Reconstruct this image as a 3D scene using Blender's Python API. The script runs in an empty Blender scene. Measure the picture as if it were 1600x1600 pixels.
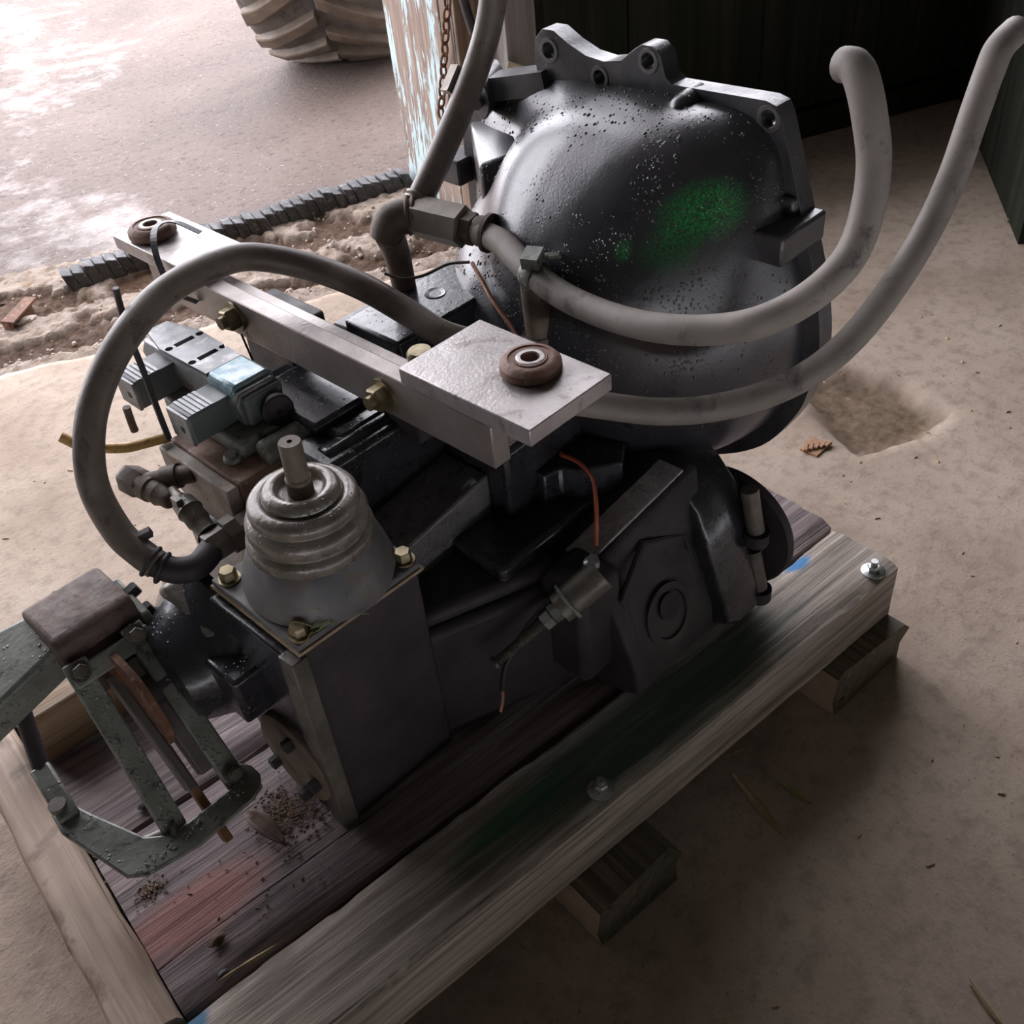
import bpy, bmesh, math, random
from math import sin, cos, pi, radians, sqrt, atan2
from mathutils import Vector, Matrix, noise
random.seed(7)
V = Vector
S = bpy.context.scene
COL = S.collection

# ------------------------------------------------------------------ camera, sky, exposure
PITCH, ROLL, AZ = radians(40.2), radians(6.7), radians(48.0)
fh = V((cos(AZ), sin(AZ), 0)); rt = V((sin(AZ), -cos(AZ), 0)); up = V((0, 0, 1))
fwd = fh * cos(PITCH) - up * sin(PITCH)
upv = fh * sin(PITCH) + up * cos(PITCH)
cx = rt * cos(ROLL) - upv * sin(ROLL)
cy = rt * sin(ROLL) + upv * cos(ROLL)
cam = bpy.data.cameras.new('camera'); cam.lens = 36; cam.sensor_width = 36
cam.clip_start = 0.02
cam_o = bpy.data.objects.new('camera', cam); COL.objects.link(cam_o)
m = Matrix((cx, cy, -fwd)).transposed().to_4x4(); m.translation = V((0, 0, 1.35))
cam_o.matrix_world = m
S.camera = cam_o

W = bpy.data.worlds.new('overcast_sky'); S.world = W; W.use_nodes = True
bg = W.node_tree.nodes['Background']
bg.inputs['Color'].default_value = (0.95, 0.93, 1.0, 1)
bg.inputs['Strength'].default_value = 3.0
S.view_settings.view_transform = 'Standard'; S.view_settings.look = 'None'
S.view_settings.exposure = 1.2; S.view_settings.gamma = 1.0
S.view_settings.use_curve_mapping = False
try:
    S.cycles.use_denoising = True
    S.cycles.max_bounces = 6; S.cycles.diffuse_bounces = 4; S.cycles.glossy_bounces = 4
    S.cycles.sample_clamp_indirect = 6
except Exception:
    pass

# the doorway line of the shed: P0 is the inner foot of the post, DD runs along the wall, NN points outdoors
P0 = V((2.02, 2.24, 0)); DD = V((0.910, -0.4146, 0)); NN = V((0.4146, 0.910, 0))
def st(s, t, z=0.0): return P0 + DD * s + NN * t + V((0, 0, z))
OPEN_L = -3.2; LINTEL = 3.6; WALL_T = 1.22  # wall top is out of view, kept low to let sky onto the floor
# guides the sky light through the doorway (a sampling portal, gives no light of its own)
pl = bpy.data.lights.new('doorway_portal', 'AREA'); pl.shape = 'RECTANGLE'
pl.size = 1.95 - OPEN_L; pl.size_y = LINTEL
pl.cycles.is_portal = True
po = bpy.data.objects.new('doorway_portal', pl); COL.objects.link(po)
pm = Matrix((DD, V((0, 0, 1)), NN)).transposed().to_4x4()
pm.translation = st((OPEN_L + 1.95) / 2, 0.16, LINTEL / 2)
po.matrix_world = pm

# ------------------------------------------------------------------ materials
def nodes_of(name):
    mt = bpy.data.materials.new(name); mt.use_nodes = True
    nt = mt.node_tree
    return mt, nt, nt.nodes['Principled BSDF']
def N(nt, kind, **kw):
    n = nt.nodes.new(kind)
    for k, v in kw.items(): setattr(n, k, v)
    return n
def coords(nt, scale=(1, 1, 1), kind='Object', rot=(0, 0, 0)):
    tc = N(nt, 'ShaderNodeTexCoord'); mp = N(nt, 'ShaderNodeMapping')
    mp.inputs['Scale'].default_value = scale; mp.inputs['Rotation'].default_value = rot
    nt.links.new(tc.outputs[kind], mp.inputs['Vector'])
    return mp.outputs['Vector']
def tex(nt, vec, scale, detail=5, rough=0.6, dist=0.0):
    n = N(nt, 'ShaderNodeTexNoise')
    n.inputs['Scale'].default_value = scale; n.inputs['Detail'].default_value = detail
    n.inputs['Roughness'].default_value = rough; n.inputs['Distortion'].default_value = dist
    nt.links.new(vec, n.inputs['Vector'])
    return n.outputs['Fac']
def ramp(nt, fac, stops):
    r = N(nt, 'ShaderNodeValToRGB')
    e = r.color_ramp.elements
    while len(e) < len(stops): e.new(0.5)
    for i, (p, c) in enumerate(stops):
        e[i].position = p
        e[i].color = (*c, 1) if not isinstance(c, (int, float)) else (c, c, c, 1)
    nt.links.new(fac, r.inputs['Fac'])
    return r.outputs['Color']
def mix(nt, fac, a, b):
    mx = N(nt, 'ShaderNodeMix', data_type='RGBA')
    if isinstance(fac, float): mx.inputs['Factor'].default_value = fac
    else: nt.links.new(fac, mx.inputs['Factor'])
    for sock, v in ((mx.inputs[6], a), (mx.inputs[7], b)):
        if isinstance(v, tuple): sock.default_value = (*v, 1)
        else: nt.links.new(v, sock)
    return mx.outputs[2]
def math_(nt, op, a, b=None):
    n = N(nt, 'ShaderNodeMath', operation=op)
    for i, v in enumerate((a, b)):
        if v is None: continue
        if isinstance(v, (int, float)): n.inputs[i].default_value = v
        else: nt.links.new(v, n.inputs[i])
    return n.outputs[0]
def bump(nt, bs, height, strength=0.3, dist=0.004, chain=None):
    b = N(nt, 'ShaderNodeBump'); b.inputs['Strength'].default_value = strength
    b.inputs['Distance'].default_value = dist
    nt.links.new(height, b.inputs['Height'])
    if chain is not None: nt.links.new(chain, b.inputs['Normal'])
    nt.links.new(b.outputs['Normal'], bs.inputs['Normal'])
    return b.outputs['Normal']

def plain(name, c1, c2, scale=25, rough=(0.4, 0.7), metal=0.0, bmp=0.25, bscale=120, coat=0.0, c3=None, drops=0.0, dscale=170, spec=0.5):
    mt, nt, bs = nodes_of(name)
    v = coords(nt)
    f = tex(nt, v, scale, 6, 0.65)
    col = ramp(nt, f, [(0.33, c1), (0.66, c2)])
    if c3 is not None:
        f3 = tex(nt, v, scale * 2.3, 6, 0.7, 0.5)
        mk = ramp(nt, f3, [(0.55, 0.0), (0.66, 1.0)])
        col = mix(nt, mk, col, c3)
    nt.links.new(col, bs.inputs['Base Color'])
    fr = tex(nt, v, scale * 1.7, 5, 0.6)
    rr = ramp(nt, fr, [(0.3, rough[0]), (0.7, rough[1])])
    nt.links.new(rr, bs.inputs['Roughness'])
    bs.inputs['Metallic'].default_value = metal
    bs.inputs['Specular IOR Level'].default_value = spec
    bs.inputs['Coat Weight'].default_value = coat
    bs.inputs['Coat Roughness'].default_value = 0.15
    fb = tex(nt, v, bscale, 4, 0.6)
    ch = bump(nt, bs, fb, bmp, 0.003)
    if drops > 0:
        vo = N(nt, 'ShaderNodeTexVoronoi'); vo.inputs['Scale'].default_value = dscale
        nt.links.new(v, vo.inputs['Vector'])
        sz = ramp(nt, tex(nt, v, dscale * 0.15, 3), [(0.40, 0.0), (0.62, 0.36)])
        d = math_(nt, 'SUBTRACT', sz, vo.outputs['Distance'])
        d = math_(nt, 'MAXIMUM', d, 0.0)
        bump(nt, bs, d, drops, 0.01, ch)
    return mt

def wood(name, cols, axis=0, freq=60, rough=(0.55, 0.85), bmp=0.5, stain=None, paint=None):
    """weathered plank: grain runs along the object's own axis"""
    mt, nt, bs = nodes_of(name)
    sc = [freq, freq, freq]; sc[axis] = freq * 0.035
    v = coords(nt, tuple(sc))
    v2 = coords(nt)
    g = tex(nt, v, 1.0, 8, 0.65, 0.6)
    big = tex(nt, v2, 5, 5, 0.6)
    c = ramp(nt, g, [(0.36, cols[0]), (0.5, cols[1]), (0.64, cols[2])])
    c = mix(nt, ramp(nt, big, [(0.38, 0.0), (0.68, 0.55)]), c, cols[3])
    sc2 = [freq * 0.55] * 3; sc2[axis] = freq * 0.012
    crk = tex(nt, coords(nt, tuple(sc2)), 1.0, 3, 0.5, 0.3)
    ck = ramp(nt, crk, [(0.30, 0.0), (0.345, 1.0)])
    c = mix(nt, ck, (0.012, 0.009, 0.008), c)
    if stain is not None:                 # oil and dirt soaked into the wood
        sf = tex(nt, v2, stain[1], 5, 0.6, 0.4)
        c = mix(nt, ramp(nt, sf, [(stain[2], 0.0), (stain[2] + 0.12, 0.85)]), c, stain[0])
    for pt in (paint or []):              # oval colour marks, (colour, centre, half-size, strength)
        tc = N(nt, 'ShaderNodeTexCoord'); mp = N(nt, 'ShaderNodeMapping')
        mp.vector_type = 'TEXTURE'
        mp.inputs['Location'].default_value = pt[1]; mp.inputs['Scale'].default_value = pt[2]
        nt.links.new(tc.outputs['Object'], mp.inputs['Vector'])
        ln = N(nt, 'ShaderNodeVectorMath', operation='LENGTH')
        nt.links.new(mp.outputs['Vector'], ln.inputs[0])
        dd = math_(nt, 'ADD', ln.outputs['Value'], math_(nt, 'MULTIPLY', math_(nt, 'SUBTRACT', g, 0.5), 0.9))
        c = mix(nt, ramp(nt, dd, [(0.55, pt[3]), (1.0, 0.0)]), c, pt[0])
    nt.links.new(c, bs.inputs['Base Color'])
    nt.links.new(ramp(nt, g, [(0.3, rough[0]), (0.7, rough[1])]), bs.inputs['Roughness'])
    ch = bump(nt, bs, g, bmp, 0.004)
    bump(nt, bs, ck, 0.8, 0.004, ch)
    return mt

M = {}
M['black'] = plain('wet_black_cast_iron', (0.016, 0.016, 0.020), (0.034, 0.032, 0.039), 14, (0.16, 0.42), 0.0, 0.22, 90, 0.35, drops=0.5, dscale=120)
M['blackdry'] = plain('oily_black_iron', (0.020, 0.017, 0.019), (0.050, 0.040, 0.043), 12, (0.5, 0.75), 0.0, 0.3, 60)
M['grimy'] = plain('grimy_grey_iron', (0.075, 0.068, 0.058), (0.19, 0.168, 0.14), 22, (0.3, 0.6), 0.25, 0.3, 90, 0.1, drops=0.2)
M['shelf'] = plain('grey_wet_casting', (0.11, 0.105, 0.11), (0.20, 0.19, 0.195), 22, (0.2, 0.45), 0.0, 0.35, 120, 0.5, c3=(0.04, 0.036, 0.04), drops=0.6, dscale=150, spec=0.8)  # greyer base colour than the black case around it
M['boot'] = plain('wet_grime_coated_boot', (0.10, 0.088, 0.070), (0.23, 0.205, 0.175), 26, (0.18, 0.45), 0.15, 0.35, 110, 0.25, c3=(0.17, 0.125, 0.085), drops=0.35, dscale=160)
M['sheenstrip'] = plain('wet_casting_painted_sky_sheen', (0.24, 0.23, 0.235), (0.40, 0.385, 0.39), 30, (0.15, 0.4), 0.2, 0.45, 140, 0.5, drops=0.5, dscale=180, spec=0.8)  # pale base colour stands in for sky reflected on the wet black top
M['towerbase'] = plain('dull_blue_grey_casting', (0.10, 0.10, 0.105), (0.20, 0.192, 0.19), 12, (0.45, 0.65), 0.2, 0.2, 90, c3=(0.15, 0.12, 0.09))
M['steel'] = plain('wet_grey_steel_plate', (0.30, 0.275, 0.265), (0.44, 0.41, 0.40), 9, (0.22, 0.48), 0.45, 0.25, 200, 0.15, c3=(0.22, 0.19, 0.17), drops=0.25, dscale=330)
M['steelbar'] = plain('brownish_steel_bar', (0.20, 0.17, 0.155), (0.31, 0.275, 0.255), 8, (0.3, 0.55), 0.45, 0.2, 160, 0.1, drops=0.15, dscale=300)
M['steeldark'] = plain('dull_steel_bar', (0.13, 0.115, 0.11), (0.21, 0.19, 0.18), 7, (0.4, 0.65), 0.45, 0.15, 140)
M['brass'] = plain('yellow_zinc_bolt', (0.16, 0.13, 0.075), (0.30, 0.25, 0.15), 40, (0.3, 0.5), 0.7, 0.1, 200)
M['zinc'] = plain('bright_zinc_nut', (0.42, 0.44, 0.44), (0.62, 0.64, 0.64), 40, (0.2, 0.4), 0.85, 0.05, 200)
M['rust'] = plain('rusty_iron', (0.10, 0.045, 0.025), (0.22, 0.105, 0.06), 35, (0.6, 0.85), 0.1, 0.4, 140, c3=(0.30, 0.20, 0.15))
M['rustpink'] = plain('rust_stained_block', (0.16, 0.085, 0.055), (0.30, 0.18, 0.13), 25, (0.45, 0.7), 0.1, 0.3, 140, c3=(0.34, 0.28, 0.24))
M['rustpale'] = plain('mottled_rust_and_grey_gasket', (0.24, 0.20, 0.17), (0.40, 0.36, 0.32), 22, (0.45, 0.7), 0.1, 0.3, 140, c3=(0.30, 0.13, 0.06))
M['rustcap'] = plain('dusty_rusty_cap', (0.075, 0.05, 0.042), (0.15, 0.105, 0.085), 30, (0.6, 0.8), 0.1, 0.35, 110, c3=(0.05, 0.03, 0.025))
M['green'] = plain('grey_green_brake_paint', (0.145, 0.155, 0.132), (0.26, 0.272, 0.24), 20, (0.35, 0.6), 0.1, 0.25, 100, 0.1, c3=(0.04, 0.035, 0.03), drops=0.6, dscale=140)
M['valvegrey'] = plain('satin_grey_valve_body', (0.17, 0.175, 0.18), (0.26, 0.265, 0.27), 20, (0.35, 0.55), 0.4, 0.15, 150, c3=(0.35, 0.34, 0.33))
M['solenoid'] = plain('grey_green_moulded_coil', (0.10, 0.115, 0.115), (0.15, 0.17, 0.17), 14, (0.4, 0.6), 0.0, 0.1, 150)
M['bluepaint'] = plain('worn_blue_painted_cap', (0.10, 0.20, 0.24), (0.33, 0.40, 0.43), 26, (0.25, 0.5), 0.3, 0.2, 120, c3=(0.40, 0.40, 0.42))
M['hose'] = plain('dusty_rubber_hose', (0.11, 0.088, 0.072), (0.20, 0.168, 0.138), 13, (0.32, 0.55), 0.0, 0.12, 120, c3=(0.09, 0.07, 0.058))
M['hosepale'] = plain('pale_dusty_rubber_hose', (0.17, 0.15, 0.13), (0.28, 0.245, 0.215), 8, (0.5, 0.7), 0.0, 0.12, 120, c3=(0.09, 0.075, 0.07))
M['mudbrown'] = plain('mud_caked_fitting', (0.085, 0.066, 0.05), (0.16, 0.125, 0.095), 30, (0.5, 0.75), 0.1, 0.35, 100)
M['fitting'] = plain('grey_brown_hex_fitting', (0.16, 0.145, 0.125), (0.27, 0.24, 0.205), 18, (0.35, 0.55), 0.4, 0.15, 120, drops=0.25)
M['rubberring'] = plain('rusty_rubber_bushing', (0.16, 0.085, 0.06), (0.30, 0.18, 0.135), 40, (0.55, 0.8), 0.0, 0.4, 130, c3=(0.25, 0.20, 0.17))
M['hole'] = plain('oily_dark_bore', (0.004, 0.004, 0.004), (0.008, 0.007, 0.007), 30, (0.5, 0.7), 0, 0.1, 60)
M['redwire'] = plain('red_insulated_wire', (0.35, 0.07, 0.03), (0.48, 0.12, 0.05), 60, (0.4, 0.6))
M['copper'] = plain('pinkish_copper_wire', (0.36, 0.17, 0.11), (0.46, 0.25, 0.17), 60, (0.35, 0.5), 0.3)
M['darkplastic'] = plain('dark_purple_grey_plastic', (0.02, 0.017, 0.02), (0.045, 0.038, 0.042), 60, (0.35, 0.55))
M['strap'] = plain('grey_plastic_strap', (0.10, 0.10, 0.11), (0.16, 0.16, 0.17), 60, (0.3, 0.5))
M['amber'] = plain('amber_plastic_tube', (0.50, 0.28, 0.08), (0.68, 0.44, 0.16), 50, (0.3, 0.5), c3=(0.20, 0.09, 0.03))
M['tan'] = plain('tan_gasket_edge', (0.22, 0.16, 0.10), (0.36, 0.27, 0.18), 50, (0.5, 0.75), 0, 0.4, 150)
M['tancap'] = plain('tan_stained_cap', (0.12, 0.09, 0.065), (0.22, 0.17, 0.125), 20, (0.45, 0.7), 0.1, 0.2, 90)
M['brownstrip'] = plain('orange_brown_lining', (0.15, 0.065, 0.025), (0.25, 0.12, 0.05), 40, (0.55, 0.8))

M['plankdark'] = wood('purple_brown_wet_plank', ((0.09, 0.066, 0.066), (0.25, 0.19, 0.19), (0.44, 0.355, 0.345), (0.16, 0.12, 0.12)), 0, 85, bmp=0.8,
                      paint=[((0.42, 0.17, 0.14), (-1.10, 0.238, 0.2), (0.12, 0.050, 0.3), 0.75)])
M['plankfront'] = wood('grey_brown_timber', ((0.17, 0.14, 0.115), (0.42, 0.355, 0.30), (0.62, 0.55, 0.49), (0.32, 0.26, 0.21)), 0, 75, bmp=0.8,
                       paint=[((0.03, 0.20, 0.05), (-0.72, 0.072, 0.2), (0.13, 0.022, 0.2), 0.8),  # narrow green streak
                              ((0.03, 0.10, 0.075), (-0.50, 0.06, 0.2), (0.36, 0.07, 0.2), 0.75),  # broad dark green patch over the middle of the plank
                              ((0.035, 0.19, 0.42), (-0.105, 0.112, 0.2), (0.030, 0.018, 0.1), 1.0),
                              ((0.05, 0.15, 0.26), (-1.165, 0.115, 0.2), (0.022, 0.02, 0.1), 1.0)])
M['woodpale'] = wood('pale_dusty_timber', ((0.24, 0.17, 0.125), (0.44, 0.335, 0.26), (0.62, 0.50, 0.41), (0.34, 0.24, 0.165)), 1, 55, stain=((0.09, 0.06, 0.04), 9, 0.55))
M['woodblock'] = wood('tan_support_timber', ((0.16, 0.105, 0.06), (0.30, 0.20, 0.115), (0.42, 0.31, 0.20), (0.24, 0.16, 0.09)), 0, 55,
                      paint=[((0.10, 0.30, 0.48), (-0.01, 0.0, 0.04), (0.018, 0.05, 0.05), 0.9)])
M['woodrun'] = wood('dark_runner_timber', ((0.07, 0.062, 0.042), (0.15, 0.125, 0.09), (0.24, 0.20, 0.15), (0.08, 0.085, 0.055)), 1, 55)
M['runnerside'] = plain('pinkish_runner_side', (0.42, 0.28, 0.21), (0.56, 0.40, 0.31), 18, (0.6, 0.8), 0, 0.4, 160)

def bell_mat():
    mt, nt, bs = nodes_of('wet_dark_bell_casting')
    v = coords(nt)
    f = tex(nt, v, 9, 6, 0.6)
    c = ramp(nt, f, [(0.3, (0.016, 0.016, 0.021)), (0.7, (0.036, 0.034, 0.041))])
    br = ramp(nt, tex(nt, v, 60, 5, 0.7), [(0.62, 0.0), (0.74, 0.5)])
    c = mix(nt, br, c, (0.085, 0.065, 0.055))
    spk = ramp(nt, tex(nt, v, 420, 2, 0.5), [(0.46, 0.15), (0.60, 1.0)])
    # flecked bright green colour, a slanting streak, a lower tail and a small spot
    for ctr, rot, sz, st_ in (((0.205, -0.240, 0.625), (0.0, radians(-43), radians(-49)), (0.105, 0.026, 0.05), 1.0),
                              ((0.165, -0.212, 0.560), (0.0, radians(-60), radians(-49)), (0.060, 0.022, 0.05), 0.9),
                              ((0.140, -0.172, 0.580), (0.0, 0.0, 0.0), (0.025, 0.016, 0.020), 0.9)):
        tc = N(nt, 'ShaderNodeTexCoord'); mp = N(nt, 'ShaderNodeMapping'); mp.vector_type = 'TEXTURE'
        mp.inputs['Location'].default_value = ctr; mp.inputs['Rotation'].default_value = rot
        mp.inputs['Scale'].default_value = sz
        nt.links.new(tc.outputs['Object'], mp.inputs['Vector'])
        ln = N(nt, 'ShaderNodeVectorMath', operation='LENGTH'); nt.links.new(mp.outputs['Vector'], ln.inputs[0])
        dd = math_(nt, 'ADD', ln.outputs['Value'], math_(nt, 'MULTIPLY', math_(nt, 'SUBTRACT', f, 0.5), 0.8))
        k = math_(nt, 'MULTIPLY', ramp(nt, dd, [(0.35, st_), (1.0, 0.0)]), spk)
        c = mix(nt, k, c, (0.02, 0.42, 0.09))
    nt.links.new(c, bs.inputs['Base Color'])
    nt.links.new(ramp(nt, tex(nt, v, 16, 5), [(0.3, 0.24), (0.7, 0.42)]), bs.inputs['Roughness'])
    bs.inputs['Coat Weight'].default_value = 0.5; bs.inputs['Coat Roughness'].default_value = 0.3
    bs.inputs['Specular IOR Level'].default_value = 0.8
    ch = bump(nt, bs, tex(nt, v, 260, 3, 0.6), 0.22, 0.002)
    vo = N(nt, 'ShaderNodeTexVoronoi'); vo.inputs['Scale'].default_value = 190
    nt.links.new(v, vo.inputs['Vector'])
    sz = ramp(nt, tex(nt, v, 22, 3), [(0.42, 0.0), (0.62, 0.38)])
    d = math_(nt, 'MAXIMUM', math_(nt, 'SUBTRACT', sz, vo.outputs['Distance']), 0.0)
    bump(nt, bs, d, 0.5, 0.01, ch)
    return mt
M['bell'] = bell_mat()
M['flange'] = plain('satin_grey_bell_flange', (0.045, 0.044, 0.050), (0.095, 0.092, 0.098), 14, (0.28, 0.5), 0.3, 0.2, 160, 0.2, c3=(0.10, 0.085, 0.075), drops=0.25, dscale=220)
M['flangerub'] = plain('rubbed_pale_hole_rim', (0.12, 0.112, 0.108), (0.18, 0.168, 0.16), 40, (0.35, 0.55), 0.4, 0.15, 160)
def water_mat():
    mt, nt, bs = nodes_of('rain_water')
    bs.inputs['Base Color'].default_value = (0.09, 0.09, 0.095, 1)
    bs.inputs['Roughness'].default_value = 0.06; bs.inputs['IOR'].default_value = 1.45
    v = coords(nt); bump(nt, bs, tex(nt, v, 200, 2), 0.05, 0.001)
    return mt
M['water'] = water_mat()
M['waterpale'] = plain('rain_water_on_paint', (0.26, 0.28, 0.25), (0.34, 0.36, 0.33), 60, (0.04, 0.08), 0, 0.02, 100, 0.6)

def floor_mat():
    mt, nt, bs = nodes_of('dusty_concrete_floor')
    v = coords(nt)
    f = tex(nt, v, 3.2, 8, 0.62, 0.3)
    c = ramp(nt, f, [(0.3, (0.37, 0.285, 0.22)), (0.55, (0.49, 0.395, 0.315)), (0.75, (0.56, 0.465, 0.38))])
    f2 = tex(nt, v, 26, 6, 0.7)
    c = mix(nt, ramp(nt, f2, [(0.48, 0.0), (0.70, 0.65)]), c, (0.25, 0.195, 0.155))
    f3 = tex(nt, v, 140, 3, 0.6)
    c = mix(nt, ramp(nt, f3, [(0.62, 0.0), (0.72, 0.7)]), c, (0.17, 0.135, 0.105))
    at = N(nt, 'ShaderNodeAttribute'); at.attribute_name = 'soil'
    soil = ramp(nt, tex(nt, v, 45, 7, 0.7), [(0.3, (0.11, 0.075, 0.048)), (0.6, (0.24, 0.175, 0.12)), (0.8, (0.34, 0.26, 0.19))])
    c = mix(nt, at.outputs['Fac'], c, soil)
    nt.links.new(c, bs.inputs['Base Color'])
    bs.inputs['Roughness'].default_value = 0.85
    bs.inputs['Specular IOR Level'].default_value = 0.25
    ch = bump(nt, bs, f2, 0.35, 0.006)
    bump(nt, bs, f3, 0.3, 0.003, ch)
    return mt
M['floor'] = floor_mat()
def rubble_mat():
    mt, nt, bs = nodes_of('crumbled_sill_and_red_soil')
    v = coords(nt)
    at = N(nt, 'ShaderNodeAttribute'); at.attribute_name = 'soil'
    so = ramp(nt, tex(nt, v, 60, 7, 0.7), [(0.3, (0.06, 0.033, 0.019)), (0.55, (0.15, 0.083, 0.046)), (0.75, (0.34, 0.22, 0.14))])
    co = ramp(nt, tex(nt, v, 34, 8, 0.78), [(0.30, (0.26, 0.17, 0.115)), (0.46, (0.50, 0.385, 0.30)), (0.68, (0.70, 0.60, 0.52))])
    yl = ramp(nt, tex(nt, v, 12, 4, 0.6), [(0.6, 0.0), (0.72, 0.6)])
    co = mix(nt, yl, co, (0.45, 0.29, 0.13))
    nt.links.new(mix(nt, at.outputs['Fac'], co, so), bs.inputs['Base Color'])
    bs.inputs['Roughness'].default_value = 0.8
    ch = bump(nt, bs, tex(nt, v, 45, 7, 0.75), 1.0, 0.02); bump(nt, bs, tex(nt, v, 160, 4, 0.7), 0.7, 0.006, ch)
    return mt
M['rubble'] = rubble_mat()
def yard_mat():
    mt, nt, bs = nodes_of('rain_soaked_yard')
    v = coords(nt)
    f = tex(nt, v, 1.4, 7, 0.62, 0.4)
    c = ramp(nt, f, [(0.3, (0.105, 0.075, 0.062)), (0.5, (0.15, 0.108, 0.088)), (0.72, (0.20, 0.15, 0.128))])
    sp = tex(nt, v, 34, 6, 0.75)
    c = mix(nt, ramp(nt, sp, [(0.33, 0.9), (0.46, 0.0)]), c, (0.05, 0.034, 0.028))
    c = mix(nt, ramp(nt, tex(nt, v, 60, 4, 0.65), [(0.62, 0.0), (0.70, 0.8)]), c, (0.42, 0.36, 0.32))
    nt.links.new(c, bs.inputs['Base Color'])
    at = N(nt, 'ShaderNodeAttribute'); at.attribute_name = 'wet'
    w = math_(nt, 'ADD', at.outputs['Fac'], math_(nt, 'MULTIPLY', math_(nt, 'SUBTRACT', tex(nt, v, 7, 6, 0.7), 0.5), 1.1))
    wet = ramp(nt, w, [(0.35, 0.0), (0.72, 1.0)])
    nt.links.new(ramp(nt, wet, [(0.0, 0.62), (0.6, 0.35), (1.0, 0.06)]), bs.inputs['Roughness'])
    nt.links.new(ramp(nt, wet, [(0.0, 0.35), (1.0, 0.6)]), bs.inputs['Specular IOR Level'])
    nt.links.new(math_(nt, 'MULTIPLY', wet, 0.12), bs.inputs['Coat Weight'])
    bs.inputs['Coat Roughness'].default_value = 0.05; bs.inputs['Coat IOR'].default_value = 1.6
    b = N(nt, 'ShaderNodeBump'); b.inputs['Distance'].default_value = 0.02
    nt.links.new(ramp(nt, wet, [(0.0, 0.9), (1.0, 0.25)]), b.inputs['Strength'])
    nt.links.new(sp, b.inputs['Height']); nt.links.new(b.outputs['Normal'], bs.inputs['Normal'])
    return mt
M['yard'] = yard_mat()
def post_mat():
    mt, nt, bs = nodes_of('weathered_board_with_peeling_pale_blue_paint')
    v = coords(nt, (70, 70, 3)); g = tex(nt, v, 1, 7, 0.65, 0.5)
    c = ramp(nt, g, [(0.3, (0.16, 0.11, 0.085)), (0.55, (0.30, 0.22, 0.175)), (0.75, (0.42, 0.33, 0.27))])
    p = tex(nt, coords(nt, (34, 34, 5)), 1, 7, 0.72, 0.7)
    reg = tex(nt, coords(nt, (5, 5, 2.2)), 1, 3, 0.5)
    k = ramp(nt, math_(nt, 'ADD', p, math_(nt, 'MULTIPLY', math_(nt, 'SUBTRACT', reg, 0.5), 0.75)), [(0.445, 0.0), (0.475, 1.0)])
    c = mix(nt, k, c, (0.50, 0.64, 0.66))
    nt.links.new(c, bs.inputs['Base Color']); bs.inputs['Roughness'].default_value = 0.75
    ch = bump(nt, bs, g, 0.5, 0.004); bump(nt, bs, k, 0.5, 0.003, ch)
    return mt
M['post'] = post_mat()
M['trimwood'] = wood('bare_brown_trim_board', ((0.13, 0.085, 0.055), (0.24, 0.165, 0.11), (0.34, 0.25, 0.175), (0.20, 0.14, 0.09)), 2, 55)
M['greyboard'] = wood('pale_grey_board', ((0.22, 0.20, 0.19), (0.33, 0.305, 0.295), (0.42, 0.39, 0.38), (0.28, 0.25, 0.235)), 2, 40, bmp=0.3)
M['wall'] = wood('dark_greenish_wall_sheet', ((0.019, 0.021, 0.016), (0.032, 0.034, 0.026), (0.052, 0.049, 0.038), (0.021, 0.027, 0.018)), 2, 22, rough=(0.8, 0.95), bmp=0.25)
M['wall'].node_tree.nodes['Principled BSDF'].inputs['Specular IOR Level'].default_value = 0.1
M['ceiling'] = wood('dark_roof_boards', ((0.03, 0.027, 0.022), (0.06, 0.054, 0.045), (0.09, 0.08, 0.065), (0.04, 0.036, 0.03)), 0, 25, bmp=0.25)
M['strip'] = plain('dusty_black_rubber_slat', (0.045, 0.047, 0.050), (0.105, 0.105, 0.108), 25, (0.5, 0.75), 0, 0.35, 110, c3=(0.26, 0.245, 0.235))
M['tire'] = plain('muddy_grey_tyre_rubber', (0.075, 0.068, 0.065), (0.17, 0.14, 0.115), 6, (0.4, 0.7), 0, 0.35, 60, c3=(0.055, 0.05, 0.052))
M['lug'] = plain('mud_brown_tyre_lug', (0.10, 0.075, 0.055), (0.22, 0.165, 0.12), 9, (0.4, 0.7), 0, 0.35, 60)
M['straw'] = plain('pale_split_wood', (0.38, 0.27, 0.14), (0.52, 0.40, 0.24), 60, (0.6, 0.8))
M['leafdry'] = plain('dry_brown_leaf', (0.10, 0.06, 0.05), (0.22, 0.15, 0.115), 50, (0.6, 0.8))
M['greenleaf'] = plain('yellow_green_leaf', (0.22, 0.24, 0.07), (0.32, 0.34, 0.12), 50, (0.5, 0.7))
M['chip'] = plain('orange_bark_chip', (0.36, 0.19, 0.10), (0.46, 0.28, 0.17), 60, (0.6, 0.8))
M['stone'] = plain('pale_rubble_stone', (0.40, 0.32, 0.27), (0.62, 0.53, 0.46), 25, (0.7, 0.9), 0, 0.4, 60)
M['chain'] = plain('rusty_chain_iron', (0.12, 0.055, 0.03), (0.20, 0.10, 0.06), 80, (0.6, 0.85), 0.2)
M['bracket'] = plain('cream_painted_bracket', (0.40, 0.35, 0.25), (0.52, 0.46, 0.35), 30, (0.5, 0.7))
M['dust'] = plain('brown_sawdust', (0.18, 0.12, 0.075), (0.34, 0.24, 0.16), 90, (0.7, 0.9))

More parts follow.
